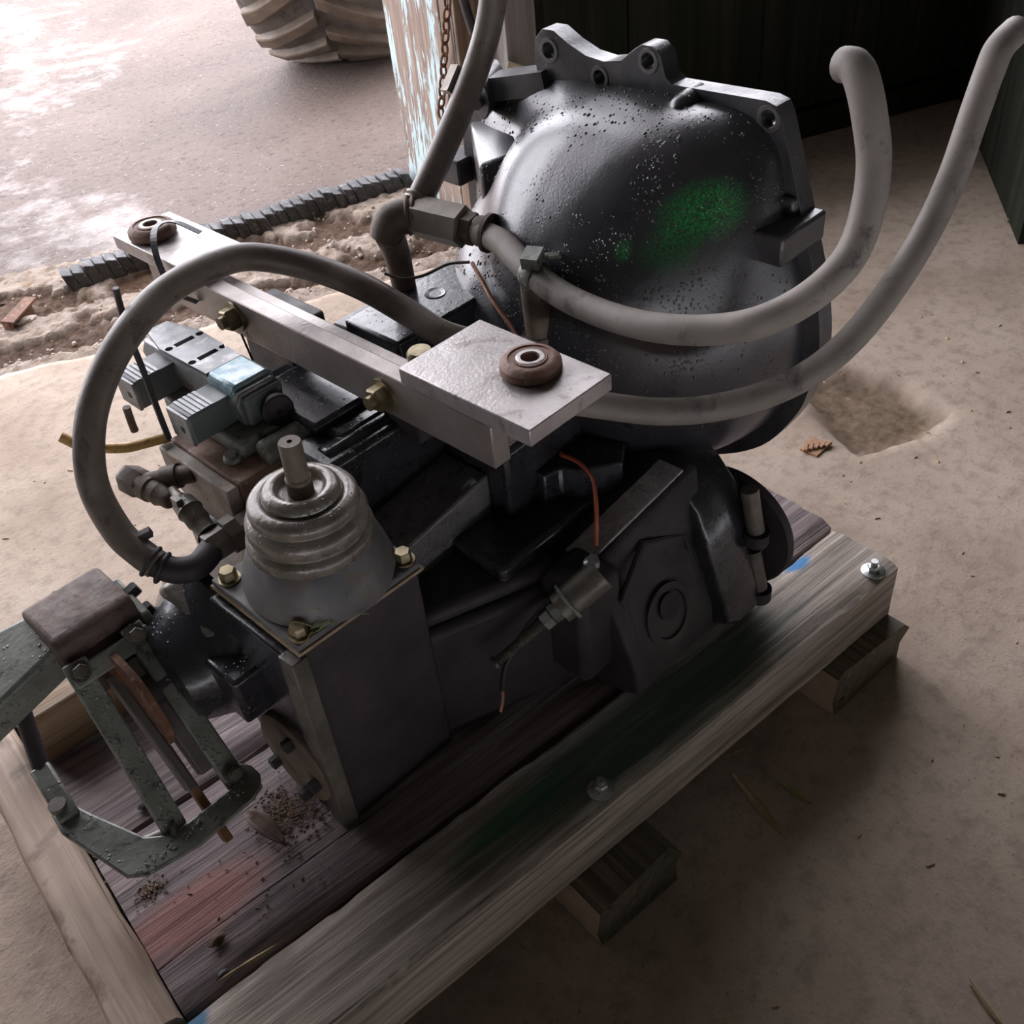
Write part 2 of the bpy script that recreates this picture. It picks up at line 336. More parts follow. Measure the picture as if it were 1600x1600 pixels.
# ------------------------------------------------------------------ mesh helpers
def frame_of(ax):
    ax = V(ax).normalized()
    a = V((0, 0, 1)) if abs(ax.z) < 0.9 else V((1, 0, 0))
    u = a.cross(ax).normalized(); w = ax.cross(u)
    return u, w, ax
def smooth_path(pts, n=6):
    pts = [V(p) for p in pts]
    P = [pts[0] * 2 - pts[1]] + pts + [pts[-1] * 2 - pts[-2]]
    out = []
    for i in range(1, len(P) - 2):
        a, b, c, d = P[i - 1], P[i], P[i + 1], P[i + 2]
        for k in range(n):
            t = k / n
            out.append(0.5 * ((2 * b) + (c - a) * t + (2 * a - 5 * b + 4 * c - d) * t * t + (3 * b - a - 3 * c + d) * t ** 3))
    out.append(pts[-1])
    return out
class MB:
    def __init__(s): s.v = []; s.f = []
    def add(s, vs, fs):
        o = len(s.v); s.v += [V(p) for p in vs]; s.f += [tuple(i + o for i in f) for f in fs]; return s
    def box(s, lo, hi, M4=None):
        x0, y0, z0 = lo; x1, y1, z1 = hi
        vs = [V(p) for p in ((x0, y0, z0), (x1, y0, z0), (x1, y1, z0), (x0, y1, z0), (x0, y0, z1), (x1, y0, z1), (x1, y1, z1), (x0, y1, z1))]
        if M4 is not None: vs = [M4 @ p for p in vs]
        return s.add(vs, [(3, 2, 1, 0), (4, 5, 6, 7), (0, 1, 5, 4), (1, 2, 6, 5), (2, 3, 7, 6), (3, 0, 4, 7)])
    def obox(s, p0, p1, w, h, upd=(0, 0, 1)):
        """bar from p0 to p1, width w across, height h along upd"""
        p0, p1 = V(p0), V(p1); ax = (p1 - p0).normalized()
        side = V(upd).cross(ax).normalized(); uu = ax.cross(side)
        vs = []
        for p in (p0, p1):
            for a, b in ((-1, -1), (1, -1), (1, 1), (-1, 1)): vs.append(p + side * a * w / 2 + uu * b * h / 2)
        return s.add(vs, [(3, 2, 1, 0), (4, 5, 6, 7), (0, 1, 5, 4), (1, 2, 6, 5), (2, 3, 7, 6), (3, 0, 4, 7)])
    def rings(s, rings, cap0=True, cap1=True, closed=True):
        n = len(rings[0]); vs = [p for r in rings for p in r]; fs = []
        for i in range(len(rings) - 1):
            for j in range(n if closed else n - 1):
                k = (j + 1) % n
                fs.append((i * n + j, i * n + k, (i + 1) * n + k, (i + 1) * n + j))
        if cap0: fs.append(tuple(range(n - 1, -1, -1)))
        if cap1: fs.append(tuple((len(rings) - 1) * n + j for j in range(n)))
        return s.add(vs, fs)
    def lathe(s, base, axis, prof, seg=32, rot=0.0, cap0=True, cap1=True):
        u, w, a = frame_of(axis); base = V(base); R = []
        for r, h in prof:
            R.append([base + a * h + (u * cos(t) + w * sin(t)) * r for t in [rot + 2 * pi * k / seg for k in range(seg)]])
        return s.rings(R, cap0, cap1)
    def cyl(s, p0, p1, r0, r1=None, seg=24, rot=0.0):
        p0, p1 = V(p0), V(p1); d = p1 - p0
        return s.lathe(p0, d, [(r0, 0), (r0 if r1 is None else r1, d.length)], seg, rot)
    def prism(s, poly, vec):
        """poly: list of 3-D points (planar outline), extruded by vec"""
        vec = V(vec); a = [V(p) for p in poly]
        return s.rings([a, [p + vec for p in a]])
    def tube(s, pts, r, seg=12, n=6, smooth=True, hollow=0.0, rfun=None):
        P = smooth_path(pts, n) if smooth else [V(p) for p in pts]
        T = [(P[min(i + 1, len(P) - 1)] - P[max(i - 1, 0)]).normalized() for i in range(len(P))]
        u, w, _ = frame_of(T[0]); R = []
        for i, p in enumerate(P):
            u = (u - T[i] * u.dot(T[i])).normalized(); w = T[i].cross(u)
            rr = r if rfun is None else r * rfun(i / (len(P) - 1))
            R.append([p + (u * cos(2 * pi * k / seg) + w * sin(2 * pi * k / seg)) * rr for k in range(seg)])
        if hollow > 0:
            e = R[-1]; c = P[-1]
            R.append([c + (q - c) * hollow for q in e])
            R.append([c + (q - c) * hollow - T[-1] * 0.03 for q in e])
        return s.rings(R)
    def torus(s, c, axis, R, r, seg=32, rs=10):
        u, w, a = frame_of(axis); c = V(c); o = len(s.v); vs = []; fs = []
        for i in range(seg):
            t = 2 * pi * i / seg; d = u * cos(t) + w * sin(t)
            for j in range(rs):
                q = 2 * pi * j / rs; vs.append(c + d * (R + r * cos(q)) + a * r * sin(q))
        for i in range(seg):
            for j in range(rs):
                i2, j2 = (i + 1) % seg, (j + 1) % rs
                fs.append((i * rs + j, i2 * rs + j, i2 * rs + j2, i * rs + j2))
        return s.add(vs, fs)
    def hexbolt(s, c, axis, r, h, washer=1.45, wt=0.003, shank=0.0, rot=0.2):
        a = V(axis).normalized(); c = V(c)
        if washer: s.lathe(c, a, [(r * washer, 0), (r * washer, wt)], 24)
        s.lathe(c, a, [(r, wt * 0.5), (r, h * 0.88), (r * 0.86, h)], 6, rot)
        if shank: s.lathe(c, a, [(r * 0.55, h * 0.9), (r * 0.55, h + shank)], 16)
        return s
    def build(s, name, mat, parent=None, origin=None, bevel=0.0, seg=2, angle=38, smooth=True, flat=False):
        org = V(origin) if origin is not None else (V(parent['_o']) if parent is not None else V((0, 0, 0)))
        me = bpy.data.meshes.new(name)
        me.from_pydata([tuple(p - org) for p in s.v], [], s.f)
        me.update(); bm = bmesh.new(); bm.from_mesh(me)
        bmesh.ops.recalc_face_normals(bm, faces=bm.faces); bm.to_mesh(me); bm.free()
        me.materials.append(M[mat] if isinstance(mat, str) else mat)
        if smooth and not flat:
            for p in me.polygons: p.use_smooth = True
            me.set_sharp_from_angle(angle=radians(angle))
        o = bpy.data.objects.new(name, me); COL.objects.link(o)
        if parent is not None:
            o.parent = parent; o['_o'] = tuple(org)
        else:
            o.location = org; o['_o'] = tuple(org)
        if bevel > 0:
            b = o.modifiers.new('bevel', 'BEVEL'); b.width = bevel; b.segments = seg
            b.limit_method = 'ANGLE'; b.angle_limit = radians(40); b.harden_normals = False
        return o
def empty(name, loc, rz=0):
    o = bpy.data.objects.new(name, None); COL.objects.link(o)
    o.location = loc; o.rotation_euler.z = rz; o.empty_display_size = 0.05
    o['_o'] = tuple(loc)
    return o
def tag(o, label=None, cat=None, group=None, kind=None):
    if label: o['label'] = label
    if cat: o['category'] = cat
    if group: o['group'] = group
    if kind: o['kind'] = kind
    return o
def cut(o, cutters):
    """bore holes through a mesh, baked into its data"""
    tmp = []
    bpy.context.view_layer.update()
    for c in cutters:
        t = c.build('cutter', 'hole', origin=(0, 0, 0), smooth=False); tmp.append(t)
        b = o.modifiers.new('cut', 'BOOLEAN'); b.object = t; b.operation = 'DIFFERENCE'; b.solver = 'EXACT'
    mats = list(o.modifiers)
    # bevel goes last
    for md in mats:
        if md.type == 'BEVEL':
            o.modifiers.move(o.modifiers.find(md.name), len(o.modifiers) - 1)
    bv = [md for md in o.modifiers if md.type == 'BEVEL']
    for md in bv: md.show_viewport = False
    # cutters live in world space, the part hangs under its root at the same place
    dg = bpy.context.evaluated_depsgraph_get(); dg.update()
    me = bpy.data.meshes.new_from_object(o.evaluated_get(dg), depsgraph=dg)
    for md in [md for md in o.modifiers if md.type == 'BOOLEAN']: o.modifiers.remove(md)
    for md in bv: md.show_viewport = True
    old = o.data; o.data = me; bpy.data.meshes.remove(old)
    for p in me.polygons: p.use_smooth = True
    me.set_sharp_from_angle(angle=radians(38))
    for t in tmp:
        d = t.data; bpy.data.objects.remove(t); bpy.data.meshes.remove(d)
    return o
def fbm(p, o=4):
    return noise.fractal(V(p), 1.0, 2.0, o, noise_basis='PERLIN_ORIGINAL')

# ------------------------------------------------------------------ the setting
def grid(name, s0, s1, t0, t1, ds, dt, zfun, mat, attr=None, origin=(0, 0, 0), tedge=None, sedge=None):
    ns, nt_ = int(round((s1 - s0) / ds)) + 1, int(round((t1 - t0) / dt)) + 1
    vs, fs, at = [], [], []
    for i in range(ns):
        s_ = s0 + (s1 - s0) * i / (ns - 1)
        te = t1 if tedge is None else tedge(s_)
        for j in range(nt_):
            t_ = t0 + (te - t0) * j / (nt_ - 1)
            z, a = zfun(s_, t_, te)
            vs.append(tuple(st(s_, t_, z))); at.append(a)
    for i in range(ns - 1):
        for j in range(nt_ - 1):
            a = i * nt_ + j
            fs.append((a, a + nt_, a + nt_ + 1, a + 1))
    me = bpy.data.meshes.new(name); me.from_pydata(vs, [], fs); me.update()
    me.materials.append(M[mat])
    if attr:
        A = me.attributes.new(attr, 'FLOAT', 'POINT')
        A.data.foreach_set('value', at)
    for p in me.polygons: p.use_smooth = True
    o = bpy.data.objects.new(name, me); COL.objects.link(o)
    o['kind'] = 'structure'
    return o
def slab_edge(s):
    if s > -0.10: return 0.06
    return -0.20 - 0.015 * (s + 1.2) + 0.035 * fbm((s * 3.1, 4.2, 0.0)) + 0.012 * fbm((s * 17, 1.2, 0.3))
PIT = [(1.80, 0.985), (1.86, 0.99), (1.93, 0.90), (1.95, 0.80), (1.89, 0.66), (1.80, 0.655), (1.70, 0.70), (1.65, 0.735), (1.68, 0.82), (1.73, 0.90)]
def pit_d(x, y):
    cxp, cyp = 1.80, 0.82
    a = atan2(y - cyp, x - cxp); r = math.hypot(x - cxp, y - cyp)
    best = None
    for i in range(len(PIT)):
        (x0, y0), (x1, y1) = PIT[i], PIT[(i + 1) % len(PIT)]
        # radius of the outline in this direction
        dx, dy = cos(a), sin(a); ex, ey = x1 - x0, y1 - y0
        den = dx * ey - dy * ex
        if abs(den) < 1e-9: continue
        t = ((x0 - cxp) * ey - (y0 - cyp) * ex) / den
        q = ((x0 - cxp) * dy - (y0 - cyp) * dx) / den
        if t > 0 and -0.001 <= q <= 1.001: best = t if best is None else min(best, t)
    R = best or 0.15
    return r - R + 0.012 * fbm((x * 30, y * 30, 0.5))
def zfloor(s, t, te):
    p = st(s, t); z = 0.006 * fbm((p.x * 1.3, p.y * 1.3, 1.0)) * 0.5
    a = 0.0
    if math.hypot(p.x - 1.8, p.y - 0.82) < 0.35:
        d = pit_d(p.x, p.y)
        k = max(0.0, min(1.0, -d / 0.02)); a = k
        z += -0.028 * k + k * 0.007 * fbm((p.x * 45, p.y * 45, 2.0))
        if 0 < d < 0.03: z += 0.002 * (1 - d / 0.03)
    e = te - t
    if e < 0.03: z -= 0.02 * (1 - e / 0.03) ** 2
    if e < 0.005: z -= 0.03
    return z, a
fl = grid('floor', -3.6, 1.9, -4.2, -0.2, 0.028, 0.022, zfloor, 'floor', 'soil', tedge=slab_edge)
tag(fl, 'dusty pale concrete floor slab with a soil filled hole')
def zrub(s, t, te):
    p = st(s, t)
    n1 = fbm((p.x * 5, p.y * 5, 3.0), 5); n2 = fbm((p.x * 22, p.y * 22, 7.0), 4)
    band = math.exp(-((t + 0.075 - 0.03 * n1) / 0.045) ** 2)       # dirt filled joint next to the slab
    band2 = math.exp(-((t - 0.20 - 0.05 * n1) / 0.07) ** 2)
    soil = max(band, 0.8 * band2) + 0.55 * n1 + 0.3 * n2
    soil = max(0.0, min(1.0, (soil - 0.22) * 6.0))
    n3 = fbm((p.x * 60, p.y * 60, 2.0), 3)
    z = -0.010 - 0.024 * soil + 0.008 * n1 + 0.009 * n2 + 0.008 * n3
    return z, soil
rb = grid('sill_rubble', -3.4, 0.6, -0.30, 0.46, 0.014, 0.012, zrub, 'rubble', 'soil')
tag(rb, 'crumbled pale concrete sill with red soil between slab and yard')
def zyard(s, t, te):
    p = st(s, t)
    z = -0.035 + 0.012 * fbm((p.x * 0.9, p.y * 0.9, 5.0))
    w = 0.35 * fbm((p.x * 0.8, p.y * 0.55, 9.0)) + 0.06
    w += 0.55 * max(0.0, 1 - math.hypot(p.x - 2.0, (p.y - 4.9) * 0.8) / 0.8)
    w += 0.5 * max(0.0, 1 - math.hypot(p.x - 2.2, (p.y - 6.3) * 0.6) / 1.0)
    w += 0.45 * max(0.0, 1 - math.hypot(p.x - 1.35, p.y - 3.35) / 0.5)
    w += 0.35 * max(0.0, 1 - math.hypot(p.x - 0.7, (p.y - 3.6)) / 1.2)
    w -= 0.5 * max(0.0, 1 - math.hypot(p.x - 2.6, (p.y - 3.6)) / 1.3)
    return z, max(0.0, min(1.0, w))
yd_ = grid('yard_ground', -9, 12, 0.30, 16, 0.09, 0.09, zyard, 'yard', 'wet')
tag(yd_, 'wet brown yard ground with bright puddles')

def wallbox(name, s0, s1, t0, t1, z0, z1, mat, parent=None):
    mb = MB()
    c = [st(s0, t0), st(s1, t0), st(s1, t1), st(s0, t1)]
    mb.prism([p + V((0, 0, z0)) for p in c], (0, 0, z1 - z0))
    return mb.build(name, mat, parent, origin=(0, 0, 0) if parent is None else None)
H = 3.8
wb = wallbox('wall_back', 0.02, 2.2, 0.02, 0.10, 0.0, WALL_T, 'wall'); tag(wb, 'dark greenish sheet wall behind the bell housing', kind='structure')
for k, (a, b) in enumerate(((0.16, 0.52), (0.525, 0.98), (0.985, 1.42), (1.425, 1.86))):
    p = wallbox('panel', a, b, -0.004 - 0.004 * (k % 2), 0.02, 0.10, WALL_T, 'wall', wb)
wallbox('skirting_board', 0.10, 1.88, -0.022, 0.02, 0.0, 0.085, 'wall', wb)
wl = wallbox('wall_back_left', -4.2, OPEN_L, 0.02, 0.10, 0.0, H, 'wall'); tag(wl, 'dark sheet wall left of the doorway', kind='structure')
ln = wallbox('trim_1', OPEN_L, 2.2, 0.02, 0.12, LINTEL, H, 'trimwood'); tag(ln, 'wooden lintel over the doorway', kind='structure')
def wallseg(name, a, b, mat='wall', th=0.08, label=None):
    a, b = V(a), V(b); d = (b - a).normalized(); n = V((d.y, -d.x, 0))
    mb = MB(); mb.prism([a, b, b + n * th, a + n * th], (0, 0, H))
    o = mb.build(name, mat, origin=(0, 0, 0)); tag(o, label or 'dark wall of the shed', kind='structure')
    return o
cR = st(1.90, 0.0)
wallseg('wall_right', cR, (2.75, 0.80, 0), label='dark wall at the right behind the long hose')
wallseg('wall_side', (2.75, 0.80, 0), (2.95, -3.2, 0), label='dark side wall of the shed out of frame')
wallseg('wall_front', (2.95, -3.2, 0), (-3.6, -1.6, 0), label='dark wall of the shed behind the viewer')
wallseg('wall_left', (-3.6, -1.6, 0), st(-4.0, 0.0), label='dark left wall of the shed out of frame')
mb = MB(); mb.prism([st(-5.5, -6.5, H), st(3.5, -6.5, H), st(3.5, 1.0, H), st(-5.5, 1.0, H)], (0, 0, 0.08))  # unseen roof; its deep overhang is shaped to shade floor by the wall
ce = mb.build('ceiling', 'ceiling', origin=(0, 0, 0)); tag(ce, 'dark roof boards over the shed', kind='structure')

# post at the doorway: painted jamb board, its edge strip, bare trim and a grey board behind
PD = V((0.97, -0.243, 0))
def postbox(name, a, b, th, z1, mat, label, z0=-0.04):
    a, b = V(a), V(b)
    mb = MB(); mb.prism([a + V((0, 0, z0)), b + V((0, 0, z0)), b + PD * th + V((0, 0, z0)), a + PD * th + V((0, 0, z0))], (0, 0, z1 - z0))
    o = mb.build(name, mat, origin=a, bevel=0.004); tag(o, label, kind='structure'); return o
postbox('trim_2', (2.135, 2.69, 0), (2.045, 2.335, 0), 0.12, H, 'post', 'weathered jamb board with peeling pale blue paint')
postbox('trim_3', (2.040, 2.325, 0), (2.015, 2.235, 0), 0.14, H, 'trimwood', 'bare brown trim board beside the painted jamb')
postbox('trim_4', (2.150, 2.30, 0), (2.075, 2.105, 0), 0.10, H, 'greyboard', 'pale grey upright board beside the dark wall')

# ------------------------------------------------------------------ timber skid (built in its own frame: x along planks, y across)
YAW = radians(-6.5)
SK = V((1.191, 0.440, 0.0))
skid = empty('timber_skid', SK, YAW); skid['_o'] = (0, 0, 0)
tag(skid, 'heavy weathered timber skid bolted together under the gearbox', 'skid')
TOP = 0.20
def plank(name, lo, hi, mat, amp=0.004, nx=60, ny=8, jag=0.0, seed=0, parent=None):
    """timber with slightly wavy, worn arrises"""
    x0, y0, z0 = lo; x1, y1, z1 = hi
    ny = max(4, ny); ring = []
    sec = [(y0, z0)] + [(y0, z0 + (z1 - z0) * k / 3) for k in (1, 2)] + [(y0 + (y1 - y0) * k / ny, z1) for k in range(0, ny + 1)] + [(y1, z1 - (z1 - z0) * k / 3) for k in (1, 2)] + [(y1, z0)]
    R = []
    for i in range(nx + 1):
        x = x0 + (x1 - x0) * i / nx; r = []
        for (y, z) in sec:
            e = amp * fbm((x * 6, y * 40 + seed, z * 40), 4)
            ey = 0.4 * amp * fbm((x * 9, y * 30, z * 30 + 50 + seed), 4)
            corner = (abs(z - z1) < 1e-6 and (abs(y - y0) < 1e-6 or abs(y - y1) < 1e-6))
            zz = z + (e if abs(z - z1) < 1e-6 else 0) - (0.006 + max(0.0, 0.010 * jag * fbm((x * 14, seed, 1.0), 3)) if corner else 0)
            yy = y + (ey if (abs(y - y0) < 1e-6 or abs(y - y1) < 1e-6) else 0)
            r.append(V((x, yy, zz)))
        R.append(r)
    mb = MB(); mb.rings(R)
    return mb.build(name, mat, parent or skid, origin=(0, 0, 0), angle=50)
pf = plank('plank', (-1.30, 0.0, TOP - 0.108), (0.0, 0.122, TOP), 'plankfront', 0.003, 90, 8, 1.0, 3)
tag(pf, 'front grey-brown plank with green patches and blue paint marks')
pm_ = plank('plank', (-1.17, 0.134, TOP - 0.05), (0.012, 0.40, TOP - 0.004), 'plankdark', 0.004, 80, 14, 0.5, 11)
tag(pm_, 'wide purple-brown middle plank stained by oil')
pb = plank('plank', (-1.17, 0.408, TOP - 0.108), (0.006, 0.66, TOP - 0.002), 'plankdark', 0.004, 80, 14, 0.5, 23)
pk = plank('plank', (-1.17, 0.668, TOP - 0.108), (0.01, 0.79, TOP - 0.002), 'plankfront', 0.003, 80, 8, 0.5, 31)
# pale cross bar at the left end
mbx = MB()
R = []
for i in range(41):
    y = 0.128 + (0.84 - 0.128) * i / 40
    w = 0.004 * fbm((y * 8, 2.2, 0.1)); r = []
    for (x, z) in ((-1.242, 0.10), (-1.242, TOP - 0.012), (-1.236, TOP + 0.006), (-1.225, TOP + 0.012), (-1.207, TOP + 0.013), (-1.188, TOP + 0.012), (-1.178, TOP + 0.007), (-1.173, TOP - 0.004), (-1.172, 0.10)):
        r.append(V((x + w, y, z + 0.003 * fbm((x * 40, y * 9, z * 9)))))
    R.append(r)
mbx.rings(R)
cb = mbx.build('cross_bar', 'woodpale', skid, origin=(0, 0, 0), angle=60)
tag(cb, 'pale dusty bar across the left ends of the planks')
# runners beneath, they poke out past the front plank
for xr0, xr1, yf in ((-0.70, -0.555, -0.055), (-0.165, 0.010, -0.030), (-1.15, -1.02, 0.16)):
    R = []
    for i in range(25):
        y = yf + (0.80 - yf) * i / 24
        j = 0.006 * fbm((y * 20, xr0 * 9, 0.3)); r = []
        for (x, z) in ((xr0, 0.0), (xr0 - 0.004, 0.03), (xr0, 0.082), (xr0 + 0.01, 0.0905), (xr1 - 0.012, 0.0905), (xr1, 0.078), (xr1 + 0.002, 0.03), (xr1, 0.0)):
            jj = 0.012 * fbm((x * 30, z * 60, 3.0)) if i == 0 else 0
            r.append(V((x, y + jj, z)))
        R.append(r)
    mb = MB(); mb.rings(R)
    rr = mb.build('runner', 'woodrun', skid, origin=(0, 0, 0), angle=40)
    rr.data.materials.append(M['runnerside'])
    for p in rr.data.polygons:
        if p.normal.x < -0.85 or p.normal.y < -0.85: p.material_index = 1 if p.normal.x < -0.85 else 0  # -x sides get the pinkish colour, the other faces stay dark
# hex nuts on wide washers
for (x, y) in ((-0.62, 0.022), (-0.038, 0.020)):
    mb = MB(); mb.lathe((x, y, TOP - 0.001), (0, 0, 1), [(0.0185, 0), (0.0185, 0.0025), (0.0165, 0.0035)], 28)
    wsh = mb.build('washer', 'zinc', skid, origin=(0, 0, 0))
    mb = MB(); mb.lathe((x, y, TOP + 0.002), (0, 0, 1), [(0.0098, 0), (0.0098, 0.009), (0.0085, 0.0105)], 6, 0.4); mb.cyl((x, y, TOP + 0.01), (x, y, TOP + 0.021), 0.0055, seg=14)
    mb.build('nut', 'zinc', wsh, origin=(0, 0, 0))
# support block under the output end
mb = MB(); mb.box((0.0, 0.0, 0.0), (0.20, 0.085, 0.088))
sb = mb.build('support_block', 'woodblock', origin=(0, 0, 0), bevel=0.006)
sb.location = (0.103, 1.150, TOP + 0.003); sb.rotation_euler.z = radians(-3)
tag(sb, 'short tan timber block with blue painted end under the brake end', 'timber block')

# ------------------------------------------------------------------ transmission
T = empty('transmission', (0.75, 0.90, TOP))
tag(T, 'wet black industrial transmission with big bell housing standing on the timber skid', 'transmission')
def part(mb, name, mat, parent=T, label=None, **kw):
    o = mb.build(name, mat, parent, **kw)
    if label: o['label'] = label
    return o

# ---- bell housing
YC, ZC = 0.875, 0.635
rim = [(.635, .905), (.605, .80), (.572, .70), (.558, .62), (.566, .553), (.583, .504), (.629, .437), (.705, .386), (.80, .355), (.90, .35), (1.0, .375), (1.09, .44), (1.15, .53), (1.18, .63), (1.185, .73), (1.165, .815), (1.10, .87), (1.0, .90), (.90, .908), (.80, .912), (.72, .912)]
pol = sorted((atan2(z - ZC, y - YC), math.hypot(y - YC, z - ZC)) for y, z in rim)
def rimR(a):
    a = (a + pi) % (2 * pi) - pi
    for i in range(len(pol)):
        a0, r0 = pol[i]; a1, r1 = pol[(i + 1) % len(pol)]
        if i == len(pol) - 1: a1 += 2 * pi
        aa = a if a >= pol[0][0] else a + 2 * pi
        if a0 <= aa <= a1: return r0 + (r1 - r0) * (aa - a0) / (a1 - a0)
    return pol[0][1]
NB = 96
def smoothR(a, w): return sum(rimR(a + k * w) for k in (-2, -1, 0, 1, 2)) / 5
def cutR(a):      # the dome falls away from the flange at the upper left shoulder
    a = (a + pi) % (2 * pi) - pi
    return 0.030 * max(0.0, cos(a)) + 0.060 * math.exp(-((a - 0.66) / 0.42) ** 2)
def dome_ring(x, k, inset, w, dy=0.0, dz=0.0):
    q = min(1.0, max(0.0, XB - x) / 0.05)
    return [V((x, YC + dy + cos(a) * (smoothR(a, w) * k - inset - q * cutR(a)), ZC + dz + sin(a) * (smoothR(a, w) * k - inset - q * cutR(a)))) for a in [2 * pi * i / NB for i in range(NB)]]
XB = 1.062
DEPTH = 0.235
R = []
R.append(dome_ring(XB + 0.01, 1, 0.012, 0.05))
for i in range(25):
    t = i / 24
    ang = t * pi / 2
    x = XB - DEPTH * (sin(ang) ** 1.05)
    k = max(0.03, cos(ang)) ** 0.80
    R.append(dome_ring(x, 0.05 + 0.95 * k, 0.014, 0.06 + 0.25 * t, 0.0, -0.03 * (1 - k)))
mb = MB(); mb.rings(R)
bell = part(mb, 'bell_housing', 'bell', label='big wet dark bell housing with green flecks', angle=70)
# flange plate with lobed top edge
fl_poly = [(.632, .90), (.640, .913), (.655, .917), (.790, .914), (.800, .922), (.808, .946), (.820, .955), (.838, .955), (.852, .946), (.870, .932), (.900, .926), (.930, .929), (.960, .940), (.985, .953), (1.005, .953), (1.018, .940), (1.022, .915), (1.020, .893), (1.06, .885), (1.10, .874), (1.135, .858), (1.165, .845), (1.180, .83), (1.188, .78), (1.190, .73), (1.188, .63), (1.158, .53), (1.097, .433), (1.0, .366), (.90, .341), (.80, .346), (.70, .378), (.622, .43), (.575, .50), (.558, .553), (.550, .62), (.564, .70), (.597, .80)]
low_ = smooth_path([(0, y, z) for y, z in fl_poly[22:] + fl_poly[:1]], 5)
fl_all = fl_poly[:22] + [(p.y, p.z) for p in low_[:-1]]
mb = MB(); mb.prism([V((1.060, y, z)) for y, z in fl_all], (0.030, 0, 0))
flange = part(mb, 'flange', 'flange', bell, label='grey lobed bolting flange', bevel=0.003)
holes = [(.995, .927, .0105), (.827, .937, .010), (.907, .905, .0095), (.650, .897, .0105)]
cut(flange, [MB().cyl((1.03, y, z), (1.12, y, z), r, seg=24) for y, z, r in holes])
for y, z, r in holes:
    mb = MB(); mb.lathe((1.0605, y, z), (-1, 0, 0), [(r + 0.006, 0), (r + 0.0052, 0.002), (r + 0.0005, 0.002), (r + 0.0005, -0.02)], 28, cap0=False, cap1=False)
    part(mb, 'hole_rim', 'flangerub', bell)
# bolting ear at the left with its long boss
mb = MB(); R = []
ear = [(0.022 * cos(a), 0.028 * sin(a)) for a in [2 * pi * i / 20 for i in range(20)]]
R = [[V((x, 1.092 + dy * k * 0.8 + (x - 1.015) * 0.55, 0.858 + dz * k)) for dy, dz in ear] for x, k in ((1.015, 0.92), (1.017, 1.0), (1.09, 1.1))]
mb.rings(R)
mb.obox((1.058, 1.105, 0.864), (1.070, 1.00, 0.886), 0.046, 0.032)
eo = part(mb, 'ear', 'flange', bell, bevel=0.003)
cut(eo, [MB().cyl((1.0, 1.086, 0.858), (1.045, 1.106, 0.858), 0.0085, seg=20)])
# gusset below the ear
mb = MB(); mb.prism([V((0.955, 1.045, 0.795)), V((1.065, 1.175, 0.800)), V((1.065, 1.02, 0.832)), V((0.985, 0.99, 0.815))], (0, 0, -0.075))
part(mb, 'gusset', 'bell', bell, bevel=0.006)
mb = MB(); mb.box((1.03, 1.175, 0.705), (1.09, 1.225, 0.745)); part(mb, 'mounting_lug', 'flange', bell, bevel=0.004)
mb = MB(); mb.box((0.995, 0.578, 0.752), (1.092, 0.650, 0.790)); mb.box((1.05, 0.60, 0.79), (1.088, 0.65, 0.812)); part(mb, 'mounting_lug', 'flange', bell, bevel=0.004)
mb = MB(); mb.lathe((1.080, 0.762, 0.898), (-1, 0, -0.10), [(0.019, 0), (0.018, 0.034), (0.015, 0.046), (0.008, 0.052)], 24); part(mb, 'locating_boss', 'bell', bell)

# rain drops beading on the dome (too many to count: one part)
bpy.context.view_layer.update()
import mathutils
bmesh_b = bmesh.new(); bmesh_b.from_mesh(bell.data); bmesh.ops.triangulate(bmesh_b, faces=bmesh_b.faces)
fs_ = [f for f in bmesh_b.faces if f.normal.dot(V((-0.5, -0.25, 0.8))) > 0.25]
ar = [f.calc_area() for f in fs_]
mb = MB(); org = V(bell['_o']); camloc = V((0, 0, 1.35))
for k in range(1900):
    f = random.choices(fs_, ar)[0]
    a, b = random.random(), random.random()
    if a + b > 1: a, b = 1 - a, 1 - b
    p = f.verts[0].co + (f.verts[1].co - f.verts[0].co) * a + (f.verts[2].co - f.verts[0].co) * b + org
    n = f.normal
    if fbm((p.x * 9, p.y * 9, p.z * 9), 2) < -0.12: continue
    r = random.uniform(0.0008, 0.0020) * random.choice((0.7, 1, 1, 1.3))
    u, w, _ = frame_of(n); st_ = random.uniform(0.9, 1.5)
    dn = (V((0, 0, -1)) - n * n.z * -1).normalized() if abs(n.z) < 0.98 else u
    sd = n.cross(dn).normalized()
    mb.rings([[p + (dn * cos(t) * st_ + sd * sin(t)) * r * q + n * r * h for t in [2 * pi * i / 7 for i in range(7)]] for q, h in ((1, -0.1), (0.8, 0.38), (0.35, 0.6))], False, True)
bmesh_b.free()
dr = part(mb, 'rain_drops', 'water', bell, angle=80); dr['kind'] = 'stuff'

